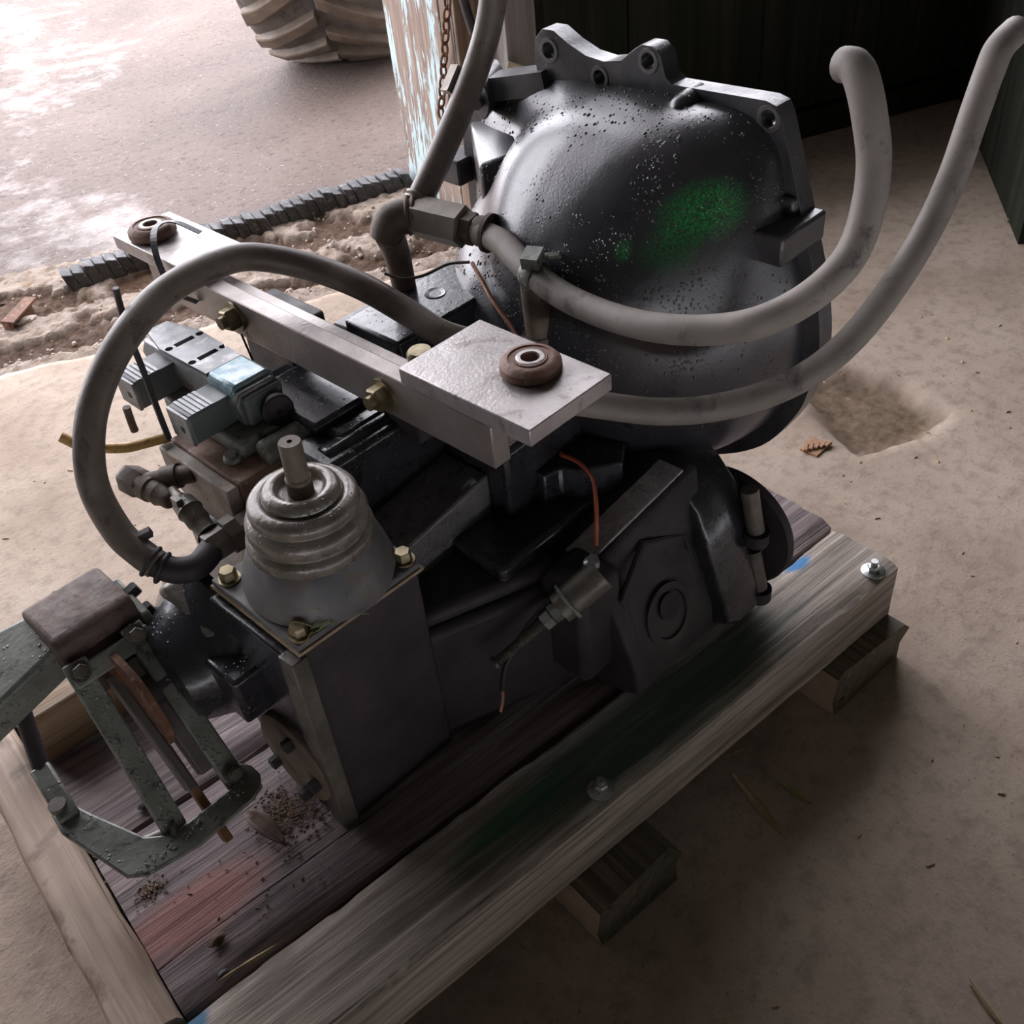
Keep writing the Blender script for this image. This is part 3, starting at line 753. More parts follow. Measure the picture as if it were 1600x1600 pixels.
# ---- gear case
mb = MB()
mb.box((0.510, 0.898, 0.30), (0.90, 1.150, 0.598))
mb.box((0.560, 0.925, 0.58), (0.90, 1.120, 0.606))
mb.box((0.41, 0.90, 0.30), (0.56, 1.13, 0.505))
mb.box((0.62, 0.72, 0.22), (0.92, 0.95, 0.45))
mb.box((0.70, 0.78, 0.40), (0.90, 1.0, 0.56))
case = part(mb, 'gear_case', 'black', label='wet black ribbed main gear case', bevel=0.008, seg=3)
mb = MB(); mb.rings([[V((x, 0.815, 0.24)), V((x, 0.91, 0.24)), V((x, 0.91, z)), V((x, 0.815, z))] for x, z in ((0.500, 0.480), (0.700, 0.512))])
part(mb, 'case_shelf', 'shelf', case, bevel=0.004)
mb = MB()
mb.box((0.545, 0.958, 0.60), (0.80, 1.10, 0.618))
mb.prism([V((0.530, 0.900, 0.585)), V((0.530, 0.918, 0.606)), V((0.530, 0.945, 0.600)), V((0.530, 0.945, 0.57)), V((0.530, 0.90, 0.57))], (0.20, 0, 0))
part(mb, 'case_rib', 'black', case, bevel=0.006)
mb = MB(); mb.box((0.705, 0.970, 0.595), (0.935, 1.085, 0.655))
chn = part(mb, 'top_cover', 'black', label='low rectangular cover in front of the bell', bevel=0.005)
mb = MB(); mb.box((0.705, 1.082, 0.60), (0.935, 1.115, 0.640)); part(mb, 'cover_step', 'flange', chn, bevel=0.004)
mb = MB(); mb.lathe((0.83, 1.03, 0.654), (0, 0, 1), [(0.016, 0), (0.015, 0.0025), (0.009, 0.001), (0.0, 0.0005)], 20); part(mb, 'plug', 'black', chn)
# notched rib casting right of the shelf
mb = MB()
mb.prism([V((x, y, 0.5)) for x, y in ((.735, .86), (.706, .802), (.711, .781), (.752, .789), (.752, .764), (.778, .758), (.79, .735), (.84, .70), (.90, .74), (.90, .86))], (0, 0, -0.16))
part(mb, 'notched_rib', 'black', case, bevel=0.003)
# ---- front box with its cover
mb = MB()
pl_ = [(0.335, 0.742), (0.505, 0.737), (0.505, 0.90), (0.335, 0.905)]
mb.rings([[V((x, y, z)) for x, y in pl_] for z in (0.203, 0.530)])
fb_ = part(mb, 'front_box', 'blackdry', label='tall black front box carrying the control tower', bevel=0.004)
mb = MB(); mb.rings([[V((x, y, z)) for x, y in ((0.40, 0.744), (0.50, 0.744), (0.69, 0.672), (0.72, 0.72), (0.70, 0.90), (0.40, 0.90))] for z in (0.21, 0.41)])
mb.rings([[V((x, y, z)) for x, y in ((0.50, 0.76), (0.69, 0.69), (0.71, 0.73), (0.70, 0.90), (0.50, 0.90))] for z in (0.40, 0.43)])
part(mb, 'side_cover', 'blackdry', bevel=0.012, seg=3)
mb = MB(); mb.rings([[V((x, y, z)) for x, y in ((0.329, 0.737), (0.510, 0.732), (0.510, 0.905), (0.329, 0.910))] for z in (0.5295, 0.534)])
part(mb, 'gasket', 'tan', fb_)
mb = MB(); mb.rings([[V((x, y, z)) for x, y in ((0.331, 0.739), (0.508, 0.734), (0.508, 0.903), (0.331, 0.908))] for z in (0.534, 0.543)])
part(mb, 'cover_plate', 'towerbase', fb_, bevel=0.002)
# thin grey end plate on the -x side with round cap
mb = MB(); mb.prism([V((0.320, y, z)) for y, z in ((.744, .208), (.740, .522), (.905, .524), (.93, .46), (.93, .35), (.88, .25), (.80, .206))], (0.016, 0, 0))
ep = part(mb, 'end_plate', 'black', bevel=0.003)
mb = MB(); mb.prism([V((0.316, y, z)) for y, z in ((.737, .206), (.735, .526), (.762, .526), (.768, .40), (.768, .21))], (0.022, 0, 0)); part(mb, 'end_rim', 'grimy', ep, bevel=0.002)
mb = MB(); mb.lathe((0.321, 0.812, 0.300), (-1, 0, 0), [(0.068, 0), (0.068, 0.008), (0.062, 0.012), (0.036, 0.012), (0.033, 0.009)], 40); cap = part(mb, 'end_cap', 'tancap', bevel=0.001, label='round tan end cap')
for a in (250, 320, 180, 110):
    mb = MB(); mb.hexbolt((0.311, 0.812 + 0.054 * cos(radians(a)), 0.300 + 0.054 * sin(radians(a))), (-1, 0, 0), 0.009, 0.014, 0)
    part(mb, 'bolt', 'blackdry', cap)

# ---- control tower
tx, ty = 0.421, 0.812
prof = [(0.088, 0.000), (0.089, 0.012), (0.084, 0.030), (0.076, 0.052), (0.071, 0.060)]
mb = MB(); mb.lathe((tx, ty, 0.543), (0.03, -0.02, 1), prof, 48)
tw = part(mb, 'control_tower', 'towerbase', label='domed control tower with stepped boot and shaft')
prof = [(0.0715, 0.056), (0.0728, 0.060), (0.0730, 0.067), (0.0715, 0.073), (0.0680, 0.0765), (0.0668, 0.078), (0.0680, 0.080), (0.0692, 0.084), (0.0690, 0.092), (0.0665, 0.098), (0.0620, 0.1015), (0.0605, 0.103), (0.0612, 0.1055), (0.0625, 0.109), (0.0615, 0.115), (0.0580, 0.1195), (0.0510, 0.1215), (0.0465, 0.121), (0.0450, 0.1195), (0.0445, 0.123), (0.0425, 0.129), (0.0375, 0.1330), (0.0310, 0.1335), (0.0280, 0.131), (0.0262, 0.125), (0.02, 0.122)]
mb = MB(); mb.lathe((tx, ty, 0.543), (0.03, -0.02, 1), prof, 48)
part(mb, 'stepped_boot', 'boot', tw, angle=75)
mb = MB(); mb.lathe((tx + 0.004, ty - 0.002, 0.663), (0.03, -0.02, 1), [(0.0145, 0), (0.0145, 0.022), (0.0128, 0.024), (0.0128, 0.068), (0.0118, 0.070), (0.003, 0.070), (0.0028, 0.064)], 28)
part(mb, 'shaft', 'mudbrown', tw)
for (x, y) in ((0.345, 0.752), (0.497, 0.750), (0.346, 0.890)):
    mb = MB(); mb.hexbolt((x, y, 0.543), (0, 0, 1), 0.0105, 0.016, 1.3); part(mb, 'bolt', 'brass', tw)
# dry grass caught by the front bolt
mb = MB()
for k in range(26):
    p = V((0.348 + random.uniform(0, 0.05), 0.742 + random.uniform(-0.006, 0.004), 0.544 + random.uniform(0, 0.006)))
    d = V((random.uniform(-.3, 1), random.uniform(-.3, .1), random.uniform(-.1, .35))).normalized() * random.uniform(0.012, 0.04)
    mb.tube([p, p + d * 0.5 + V((0, 0, 0.002)), p + d], 0.0006, 4, 2)
gr = part(mb, 'grass_scraps', 'greenleaf', tw); gr['kind'] = 'stuff'

# ---- adapter block and control valve
mb = MB(); mb.box((0.436, 0.985, 0.50), (0.535, 1.150, 0.580)); ad = part(mb, 'adapter_block', 'rustpink', label='rust stained adapter block', bevel=0.004)
mb = MB(); mb.prism([V((0.418, y, z)) for y, z in ((.986, .578), (1.150, .578), (1.150, .53), (1.115, .505), (1.05, .500), (1.015, .47), (0.986, .43))], (0.018, 0, 0)); part(mb, 'end_gasket', 'rustpale', ad, bevel=0.003)
mb = MB(); mb.hexbolt((0.43, 0.975, 0.50), (-1, 0, 0), 0.010, 0.012, 1.3); part(mb, 'bolt', 'rust', ad)
mb = MB(); mb.box((0.47, 1.02, 0.580), (0.56, 1.21, 0.606)); mb.cyl((0.485, 1.0, 0.590), (0.58, 0.99, 0.595), 0.018)
vb = part(mb, 'valve_base', 'green', bevel=0.006)
mb = MB(); mb.lathe((0.462, 1.035, 0.582), (-0.2, -0.3, 1), [(0.012, 0), (0.012, 0.004), (0.008, 0.006), (0.008, 0.014)], 20); part(mb, 'nut', 'zinc', vb)
mb = MB()
mb.prism([V((x, 1.045, z)) for x, z in ((.500, .606), (.560, .606), (.566, .640), (.556, .656), (.502, .656), (.494, .640))], (0, 0.235, 0))
vv = part(mb, 'control_valve', 'valvegrey', label='grey solenoid control valve with slotted top', bevel=0.003)
mb = MB(); mb.prism([V((x, y, 0.656)) for x, y in ((.500, 1.115), (.556, 1.115), (.560, 1.225), (.545, 1.285), (.512, 1.285), (.497, 1.225))], (0, 0, 0.006))
tp = part(mb, 'slotted_plate', 'valvegrey', vv, bevel=0.001)
cut(tp, [MB().box((0.514, 1.150 + d, 0.640), (0.544, 1.160 + d, 0.680)) for d in (0, 0.058)] + [MB().lathe((x, 1.155 + d, 0.640), (0, 0, 1), [(0.0055, 0), (0.0055, 0.04)], 16) for x in (0.5045, 0.5535) for d in (0.0, 0.058)])
mb = MB(); mb.prism([V((.499, 1.042, .642)), V((.559, 1.042, .642)), V((.559, 1.060, .661)), V((.559, 1.115, .663)), V((.559, 1.115, .65)), V((.559, 1.042, .63))][0:0] or [V((x, 1.115, z)) for x, z in ((.498, .636), (.562, .636), (.562, .655), (.556, .663), (.504, .663), (.498, .655))], (0, -0.06, 0))
part(mb, 'blue_cap', 'bluepaint', vv, label='worn blue painted end cap', bevel=0.003)
mb = MB(); mb.box((0.502, 1.036, 0.608), (0.556, 1.056, 0.650)); part(mb, 'cap_end', 'solenoid', vv, bevel=0.004)
for y0 in (1.064, 1.197):
    mb = MB(); mb.box((0.435, y0, 0.607), (0.505, y0 + 0.050, 0.649)); so = part(mb, 'solenoid_coil', 'solenoid', vv, bevel=0.003)
    mb = MB(); mb.box((0.432, y0 + 0.001, 0.606), (0.437, y0 + 0.049, 0.648)); part(mb, 'coil_face', 'valvegrey', so) if False else mb.build('coil_face', 'valvegrey', vv, bevel=0.001)
    for q in range(5):
        mb = MB(); mb.box((0.443 + q * 0.007, y0 + 0.002, 0.6488), (0.4475 + q * 0.007, y0 + 0.048, 0.6500)); mb.build('cooling_rib', 'valvegrey', vv)
    mb = MB(); mb.box((0.4312, y0 + 0.015, 0.622), (0.4325, y0 + 0.022, 0.630)); mb.build('terminal', 'hole', vv)
mb = MB(); mb.lathe((0.540, 1.036, 0.622), (-0.25, -1, 0.05), [(0.008, -0.004), (0.008, 0.006), (0.0205, 0.006), (0.0215, 0.008), (0.0215, 0.016), (0.0195, 0.018), (0.004, 0.0185), (0.003, 0.017)], 40)
part(mb, 'knurled_knob', 'blackdry', vv, label='dark knurled knob')
mb = MB(); mb.tube([(0.428, 1.235, 0.600), (0.427, 1.236, 0.575), (0.427, 1.236, 0.560)], 0.0055, 10, 3); part(mb, 'stub_pipe', 'mudbrown', vv)

# ---- mounting cross bar with plates
mb = MB(); mb.box((0.604, 0.690, 0.640), (0.630, 1.42, 0.699)); mb.box((0.630, 0.69, 0.66), (0.654, 1.42, 0.690))
bar = part(mb, 'mount_crossbar', 'steelbar', label='grey steel mounting bar across the case', bevel=0.002)
for (a, b, lab) in (((0.603, 0.628, 0.700), (0.738, 0.837, 0.7215), 'near pitted steel plate with rusty bushing'), ((0.592, 1.268, 0.700), (0.692, 1.482, 0.7215), 'far steel plate with rusty bushing')):
    mb = MB(); mb.box(a, b); pp = part(mb, 'mount_plate', 'steel', bar, bevel=0.0015); pp['label'] = lab
for c in ((0.690, 0.706, 0.7215), (0.630, 1.425, 0.7215)):
    mb = MB(); mb.lathe(c, (0, 0, 1), [(0.033, 0), (0.036, 0.004), (0.0355, 0.012), (0.031, 0.017), (0.026, 0.018), (0.0255, 0.0165), (0.020, 0.0165), (0.0195, 0.018), (0.012, 0.018), (0.0105, 0.016), (0.0105, 0.004)], 40)
    part(mb, 'rubber_bushing', 'rubberring', bar)
    mb = MB(); mb.lathe((c[0], c[1], c[2] + 0.0163), (0, 0, 1), [(0.0107, 0), (0.0112, 0.0022), (0.0150, 0.0026), (0.0165, 0.002), (0.017, 0)], 32, cap0=False, cap1=False); mb.build('bushing_sleeve', 'steel', bar)
    mb = MB(); mb.lathe((c[0], c[1], c[2] + 0.001), (0, 0, 1), [(0.0104, 0), (0.0104, 0.005)], 20); mb.build('bushing_bore', 'hole', bar)
for y, z in ((0.876, 0.668), (1.193, 0.672)):
    mb = MB(); mb.hexbolt((0.604, y, z), (-1, 0, 0), 0.0165, 0.019, 1.35, 0.004, 0.008); part(mb, 'bar_bolt', 'brass', bar)
mb = MB(); mb.lathe((0.665, 0.872, 0.690), (0, 0, 1), [(0.017, -0.02), (0.017, 0.008), (0.014, 0.012)], 24); part(mb, 'bar_bolt', 'brass', bar)
mb = MB(); mb.box((0.632, 0.86, 0.58), (0.70, 0.93, 0.66)); part(mb, 'bar_bracket', 'blackdry', bar, bevel=0.004)
mb = MB(); mb.box((0.632, 1.12, 0.48), (0.70, 1.24, 0.66)); part(mb, 'bar_bracket', 'blackdry', bar, bevel=0.004)

# ---- power take-off housing on the near side
mb = MB()
sec = [(.690, .450), (.648, .450), (.640, .440), (.612, .36), (.578, .27), (.575, .225), (.62, .21), (.75, .21), (.78, .30), (.78, .42)]
mb.rings([[V((x, y + (dy_ if z > 0.4 else 0), z + (dz_ if z > 0.4 else 0))) for y, z in sec] for x, dy_, dz_ in ((0.712, 0.018, -0.040), (0.905, -0.018, 0.042))])
pto = part(mb, 'side_housing', 'blackdry', label='black side housing with flat wet top and round window', bevel=0.006, seg=3)
mb = MB(); mb.prism([V((0.722, 0.664, 0.4180)), V((0.722, 0.706, 0.4180)), V((0.885, 0.672, 0.4880)), V((0.885, 0.632, 0.4880))], (-0.002, 0, 0.005)); part(mb, 'housing_top', 'sheenstrip', pto, bevel=0.002)
sec2 = [(.735, .478), (.690, .482), (.640, .468), (.605, .430), (.585, .37), (.560, .30), (.545, .24), (.60, .21), (.76, .21), (.80, .32), (.78, .44)]
mb = MB(); mb.rings([[V((x, YCp + (y - YCp) * k, 0.34 + (z - 0.34) * k)) for y, z in sec2 for YCp in (0.68,)] for x, k in ((0.885, 0.96), (0.905, 1.03), (0.955, 1.03), (0.975, 0.98))])
part(mb, 'end_housing', 'black', pto, bevel=0.006, seg=3)
mb = MB(); mb.lathe((0.95, 0.635, 0.40), (1, 0, 0), [(0.022, 0), (0.022, 0.045), (0.017, 0.052)], 24); part(mb, 'breather', 'hole', pto)
mb = MB(); mb.lathe((0.975, 0.625, 0.315), (1, 0, 0), [(0.06, 0), (0.06, 0.02), (0.098, 0.021), (0.100, 0.024), (0.100, 0.034), (0.096, 0.037), (0.05, 0.037)], 56); part(mb, 'output_flange', 'blackdry', pto, label='round dark output flange')
for (z0, z1) in ((0.36, 0.43), (0.255, 0.325)):
    mb = MB(); mb.cyl((0.968, 0.574 + (0.43 - z0) * -0.12, z0), (0.966, 0.580 + (0.43 - z1) * -0.12, z1), 0.013, seg=20); part(mb, 'bolt_boss', 'grimy', pto)
    mb = MB(); mb.cyl((0.968, 0.572 + (0.43 - z0) * -0.12, z0 - 0.02), (0.968, 0.572 + (0.43 - z0) * -0.12, z0), 0.018, seg=20); part(mb, 'bolt_boss', 'blackdry', pto)
# rimmed window on the sloping near face
def onface(x, h, d=0.0):     # point on the sloping near face, h from 0 (bottom) to 1 (top)
    a, b = V((0, .578, .25)), V((0, .645, .445)); n = V((0, -(b.z - a.z), (b.y - a.y))).normalized()
    p = a.lerp(b, h) + n * d; return V((x, p.y, p.z))
for pts, wd in (([(0.735, 0.08), (0.735, 0.62), (0.80, 0.86), (0.875, 0.70), (0.885, 0.10), (0.735, 0.08)], 0.007),):
    mb = MB(); mb.tube([onface(x, h, 0.000) for x, h in pts], wd * 0.8, 8, 1, smooth=False); part(mb, 'window_rim', 'blackdry', pto)
mb = MB(); c0 = onface(0.80, 0.30, 0.0); n_ = (onface(0.8, 0.3, 1) - c0)
mb.lathe(c0, n_, [(0.046, 0), (0.046, 0.010), (0.036, 0.010), (0.034, 0.002), (0.0, 0.002)], 36); part(mb, 'bearing_window', 'blackdry', pto)
mb = MB(); mb.lathe(c0 + V((0.004, 0, 0.01)), n_, [(0.02, 0), (0.02, 0.006)], 24); part(mb, 'window_plug', 'hole', pto)
# adjuster: barrel, nut, long threaded screw
a0 = V((0.705, 0.628, 0.437)); a1 = V((0.558, 0.683, 0.358)); dd_ = (a1 - a0).normalized()
mb = MB(); mb.cyl(a0, a0 + dd_ * 0.070, 0.022, 0.021, seg=28); ab = part(mb, 'adjuster_barrel', 'grimy', label='adjuster barrel with long threaded screw')
mb = MB(); mb.lathe(a0 + dd_ * 0.070, dd_, [(0.013, 0), (0.013, 0.012)], 6, 0.3); mb.lathe(a0 + dd_ * 0.084, dd_, [(0.0125, 0), (0.0125, 0.013)], 6, 0.6); mb.build('lock_nut', 'zinc', ab)
mb = MB(); L_ = (a1 - a0).length; R = []
u, w, ax = frame_of(dd_); k = 0
prof = []
h = 0.095
while h < L_ - 0.003: prof += [(0.0072, h), (0.0058, h + 0.0013)]; h += 0.0026
prof += [(0.0095, L_ - 0.001), (0.0095, L_ + 0.003), (0.008, L_ + 0.004)]
mb.lathe(a0, dd_, prof, 14); mb.build('screw', 'grimy', ab)
mb = MB(); mb.lathe((0.702, 0.640, 0.452), (0, -0.3, 1), [(0.011, -0.03), (0.011, 0.0), (0.007, 0.004), (0.007, 0.010)], 16); mb.build('nut', 'zinc', ab)
mb = MB(); mb.torus(a0 + dd_ * 0.055, dd_, 0.024, 0.003); mb.build('retainer_ring', 'green', ab)
mb = MB(); mb.box((0.66, 0.622, 0.26), (0.74, 0.70, 0.43)); part(mb, 'adjuster_bracket', 'blackdry', ab, bevel=0.012)

# ---- output bearing housing and parking brake
mb = MB()
mb.lathe((0.335, 0.965, 0.395), (-1, 0, 0), [(0.122, -0.012), (0.120, 0.002), (0.104, 0.016), (0.086, 0.040), (0.074, 0.070), (0.066, 0.082), (0.03, 0.085)], 48)
ob = part(mb, 'output_housing', 'black', label='wet black output bearing housing')
mb = MB(); mb.box((0.284, 0.838, 0.372), (0.335, 0.915, 0.447)); part(mb, 'boss', 'black', ob, bevel=0.006, seg=3)
mb = MB(); mb.prism([V((0.30, 0.90, 0.47)), V((0.30, 0.99, 0.505)), V((0.30, 1.02, 0.48)), V((0.30, 0.95, 0.43))], (0.05, 0, 0)); part(mb, 'shoulder', 'grimy', ob, bevel=0.008, seg=3)
mb = MB(); mb.cyl((0.26, 0.965, 0.395), (0.208, 0.965, 0.395), 0.03); part(mb, 'output_shaft', 'blackdry', ob)

pbk = MB(); pbk.lathe((0.216, 0.965, 0.395), (-1, 0, 0), [(0.03, 0), (0.070, 0), (0.071, 0.001), (0.071, 0.009), (0.070, 0.010), (0.03, 0.010)], 64)
brk = part(pbk, 'brake_disc', 'rust', label='rusty parking brake disc between two straps')
# cap over the disc
mb = MB()
sec = [(1.108, .475), (1.100, .500), (1.088, .505), (1.014, .502), (1.004, .492), (1.002, .445), (1.014, .435), (1.09, .44)]
mb.rings([[V((x, y, z)) for y, z in sec] for x in (0.163, 0.268)])
cp = part(mb, 'brake_cap', 'rustcap', label='dusty rusty brake housing cap', bevel=0.006, seg=3)
mb = MB(); mb.prism([V((0.168, 1.10, 0.49)), V((0.168, 1.03, 0.478)), V((0.05, 1.03, 0.445)), V((0.03, 1.09, 0.44)), V((0.03, 1.14, 0.45)), V((0.10, 1.13, 0.475))], (0, 0, -0.05))
part(mb, 'cap_bracket', 'green', cp, bevel=0.006, seg=3)
mb = MB(); mb.box((0.165, 1.005, 0.395), (0.266, 1.03, 0.445)); part(mb, 'cap_skirt', 'rustcap', cp, bevel=0.003)
def strap(name, p0, p1, w, h, mat='green', parent=cp, ends=True, upd=(0, 0, 1)):
    mb = MB(); p0, p1 = V(p0), V(p1); mb.obox(p0, p1, w, h, upd)
    return part(mb, name, mat, parent, bevel=0.003)
NB_ = V((0, -0.777, 0.63))    # outward direction of the strap faces
strap('strap', (0.248, 0.998, 0.474), (0.246, 0.846, 0.285), 0.028, 0.011, upd=NB_)
strap('strap', (0.172, 0.998, 0.474), (0.156, 0.848, 0.288), 0.030, 0.011, upd=NB_)
strap('yoke', (0.264, 0.984, 0.459), (0.158, 0.984, 0.459), 0.024, 0.011, upd=NB_)
# rounded lower plate running across and then out to the clevis
mb = MB()
low = [(0.262, 0.872), (0.272, 0.855), (0.272, 0.835), (0.262, 0.818), (0.245, 0.812), (0.165, 0.808), (0.100, 0.822), (0.082, 0.838), (0.058, 0.950), (0.062, 0.985), (0.086, 0.985), (0.098, 0.945), (0.125, 0.868), (0.150, 0.846), (0.235, 0.846)]
mb.prism([V((x, y, 0.284 - (y - 0.84) * -0.05)) for x, y in low], (0, -0.004, 0.010))
part(mb, 'lower_plate', 'green', cp, bevel=0.003)
for c in ((0.246, 0.983, 0.468), (0.171, 0.983, 0.468), (0.247, 0.852, 0.303)):
    mb = MB(); mb.hexbolt(c, NB_, 0.0095, 0.011, 1.35, 0.003, 0.005); part(mb, 'bolt', 'grimy', cp)
mb = MB(); mb.cyl((0.150, 0.850, 0.285), (0.120, 0.870, 0.275), 0.012, seg=16); mb.cyl((0.16, 0.845, 0.287), (0.155, 0.848, 0.286), 0.017, seg=16); part(mb, 'adjusting_nut', 'grimy', cp)
# pads and lining seen between the straps
for (x, y0, z0, y1, z1, mt_, w_) in ((0.226, 0.99, 0.435, 0.880, 0.305, 'steeldark', 0.018), (0.200, 0.99, 0.430, 0.875, 0.300, 'steeldark', 0.012)):
    mb = MB(); mb.obox((x, y0, z0), (x, y1, z1), w_, 0.030, NB_); part(mb, 'brake_pad', mt_, cp, bevel=0.002)
mb = MB(); mb.obox((0.206, 1.00, 0.450), (0.200, 0.822, 0.240), 0.011, 0.020, NB_); part(mb, 'lining_strip', 'brownstrip', cp, bevel=0.002)
# clevis and pull rod
mb = MB(); mb.obox((0.076, 0.955, 0.298), (0.084, 1.035, 0.320), 0.026, 0.024); cl = part(mb, 'clevis', 'green', cp, bevel=0.004)
mb = MB(); mb.cyl((0.073, 0.972, 0.310), (0.073, 0.972, 0.318), 0.011, seg=20); part(mb, 'clevis_pin', 'grimy', cp)
mb = MB(); mb.tube([(0.084, 1.03, 0.320), (0.105, 1.085, 0.365), (0.128, 1.135, 0.415), (0.14, 1.15, 0.43)], 0.011, 12, 4); part(mb, 'pull_rod', 'blackdry', cp)
for c in ((0.270, 1.045, 0.475), (0.268, 1.015, 0.462), ):
    mb = MB(); mb.hexbolt(c, (1, -0.1, 0.35), 0.010, 0.02, 1.4, 0.006); part(mb, 'side_bolt', 'blackdry', cp)
mb = MB(); mb.prism([V((0.266, y, z)) for y, z in ((1.07, .49), (1.00, .475), (0.95, .40), (0.93, .37), (0.96, .36), (1.06, .43))], (0.012, 0, 0)); part(mb, 'side_plate', 'green', cp, bevel=0.003)
bd = MB()
for k in range(240):       # beaded water on the straps
    t = random.random(); A, B = random.choice((((0.248, 0.998, 0.474), (0.246, 0.846, 0.285)), ((0.172, 0.998, 0.474), (0.156, 0.848, 0.288)), ((0.25, 0.83, 0.2865), (0.10, 0.83, 0.2865))))
    p = V(A).lerp(V(B), t) + V((random.uniform(-.013, .013), 0, 0)) + (NB_ * 0.0057 if A[2] > 0.3 else V((0, random.uniform(-.01, .01), 0.008)))
    n = NB_ if A[2] > 0.3 else V((0, 0, 1)); u, w, _ = frame_of(n); r = random.uniform(0.0009, 0.0022)
    bd.rings([[p + (u * cos(q) + w * sin(q)) * r * a_ + n * r * h_ for q in [2 * pi * i / 7 for i in range(7)]] for a_, h_ in ((1, -0.2), (0.8, 0.45), (0.35, 0.7))], False, True)
o = part(bd, 'rain_drops', 'waterpale', cp, angle=80); o['kind'] = 'stuff'

# ---- hydraulic fittings that stay screwed in the case
mb = MB(); mb.tube([(0.822, 1.088, 0.58), (0.820, 1.086, 0.66), (0.812, 1.080, 0.715), (0.800, 1.072, 0.745)], 0.019, 16, 5, rfun=lambda t: 0.85 + 0.25 * t)
fe = part(mb, 'elbow', 'mudbrown', label='mud caked elbow under the hex fitting')
mb = MB(); mb.tube([(0.800, 1.078, 0.742), (0.806, 1.070, 0.764), (0.822, 1.058, 0.768), (0.838, 1.046, 0.768)], 0.024, 18, 5); mb.torus((0.826, 1.056, 0.768), (0.6, -0.6, 0), 0.0245, 0.003); mb.torus((0.832, 1.050, 0.768), (0.6, -0.6, 0), 0.0245, 0.003); part(mb, 'elbow_head', 'mudbrown', fe)
h0, h1 = V((0.834, 1.046, 0.766)), V((0.851, 0.972, 0.762)); hd = (h1 - h0).normalized()
mb = MB(); mb.lathe(h0, hd, [(0.027, 0), (0.029, 0.002), (0.029, (h1 - h0).length - 0.002), (0.026, (h1 - h0).length)], 6, 0.25)
hx = part(mb, 'hex_fitting', 'fitting', label='long grey hex fitting')
mb = MB(); mb.lathe(h1, hd, [(0.022, 0), (0.022, 0.016), (0.019, 0.018)], 6, 0.1); mb.lathe(h1 + hd * 0.018, hd, [(0.019, 0), (0.0205, 0.006), (0.0205, 0.016), (0.026, 0.017), (0.026, 0.023), (0.019, 0.024)], 28); part(mb, 'ferrule', 'mudbrown', hx)
# tee joint below the hose clamp
mb = MB(); mb.cyl((0.826, 0.825, 0.735), (0.845, 0.84, 0.60), 0.019, seg=20); mb.lathe((0.838, 0.835, 0.655), (0, 0, -1), [(0.026, 0), (0.026, 0.03)], 6); mb.lathe((0.842, 0.838, 0.622), (0, 0, -1), [(0.032, 0), (0.032, 0.018)], 20); part(mb, 'tee_fitting', 'mudbrown', label='rusty tee fitting rising to the clamped hose')
# sensor plug and connectors at the left end
pa, pb_ = V((0.368, 1.160, 0.552)), V((0.379, 1.082, 0.549)); pdv = (pb_ - pa).normalized()
mb = MB(); mb.lathe(pa, pdv, [(0.012, -0.008), (0.019, 0), (0.0205, 0.004), (0.0205, 0.030), (0.019, 0.034)], 6, 0.4); mb.lathe(pa + pdv * 0.032, pdv, [(0.0175, 0), (0.0175, 0.018), (0.0150, 0.019), (0.0150, 0.034), (0.0160, 0.035), (0.0130, 0.044), (0.0130, 0.054), (0.011, 0.058)], 24)
sp_ = part(mb, 'pressure_sensor', 'mudbrown', label='mud caked threaded pressure sensor')
mb = MB(); mb.cyl((0.377, 1.128, 0.552), (0.425, 1.075, 0.565), 0.013, seg=18); mb.cyl((0.395, 1.108, 0.557), (0.410, 1.092, 0.561), 0.0165, seg=18); part(mb, 'sensor_stub', 'mudbrown', sp_)
ca, cb_ = V((0.386, 1.058, 0.556)), V((0.380, 0.985, 0.536)); cdv = (cb_ - ca).normalized()
mb = MB(); mb.lathe(ca, cdv, [(0.006, -0.018), (0.007, -0.004), (0.009, 0.0), (0.009, 0.006), (0.015, 0.010), (0.0165, 0.024), (0.0175, 0.028), (0.0150, 0.032), (0.0155, 0.048), (0.013, 0.052), (0.013, 0.070), (0.0175, 0.074)], 20); mb.box((0.372, 1.035, 0.556), (0.381, 1.05, 0.57))
part(mb, 'plug_connector', 'grimy', label='small cable plug connector')
mb = MB(); mb.lathe((0.365, 0.972, 0.530), (1, -0.05, 0.05), [(0.019, 0), (0.020, 0.004), (0.020, 0.026), (0.024, 0.028), (0.024, 0.045)], 8, 0.2); mb.lathe((0.405, 0.968, 0.532), (1, 0, 0.1), [(0.019, 0), (0.019, 0.05)], 6, 0.2); part(mb, 'hose_union', 'grimy', label='grey union where the loop hose joins')

# ------------------------------------------------------------------ hoses and wires (each a thing of its own)
def hose(name, pts, r, mat, label, cat='hose', n=6, seg=16, hollow=0.0, **kw):
    mb = MB(); mb.tube(pts, r, seg, n, hollow=hollow, **kw)
    o = mb.build(name, mat, origin=pts[0], angle=60); tag(o, label, cat); return o
A = [(0.800, 0.850, 0.640), (0.743, 0.909, 0.670), (0.731, 0.966, 0.690), (0.709, 1.024, 0.720), (0.684, 1.081, 0.740), (0.646, 1.123, 0.760), (0.603, 1.141, 0.775), (0.545, 1.141, 0.780), (0.484, 1.136, 0.775), (0.423, 1.117, 0.760), (0.376, 1.104, 0.735), (0.335, 1.089, 0.700), (0.306, 1.070, 0.660), (0.294, 1.057, 0.620), (0.291, 1.028, 0.580), (0.296, 1.005, 0.560), (0.303, 0.981, 0.545)]
ha = hose('hydraulic_hose', A, 0.0185, 'hose', 'dark rubber hose looping from under the near plate out over the left end')
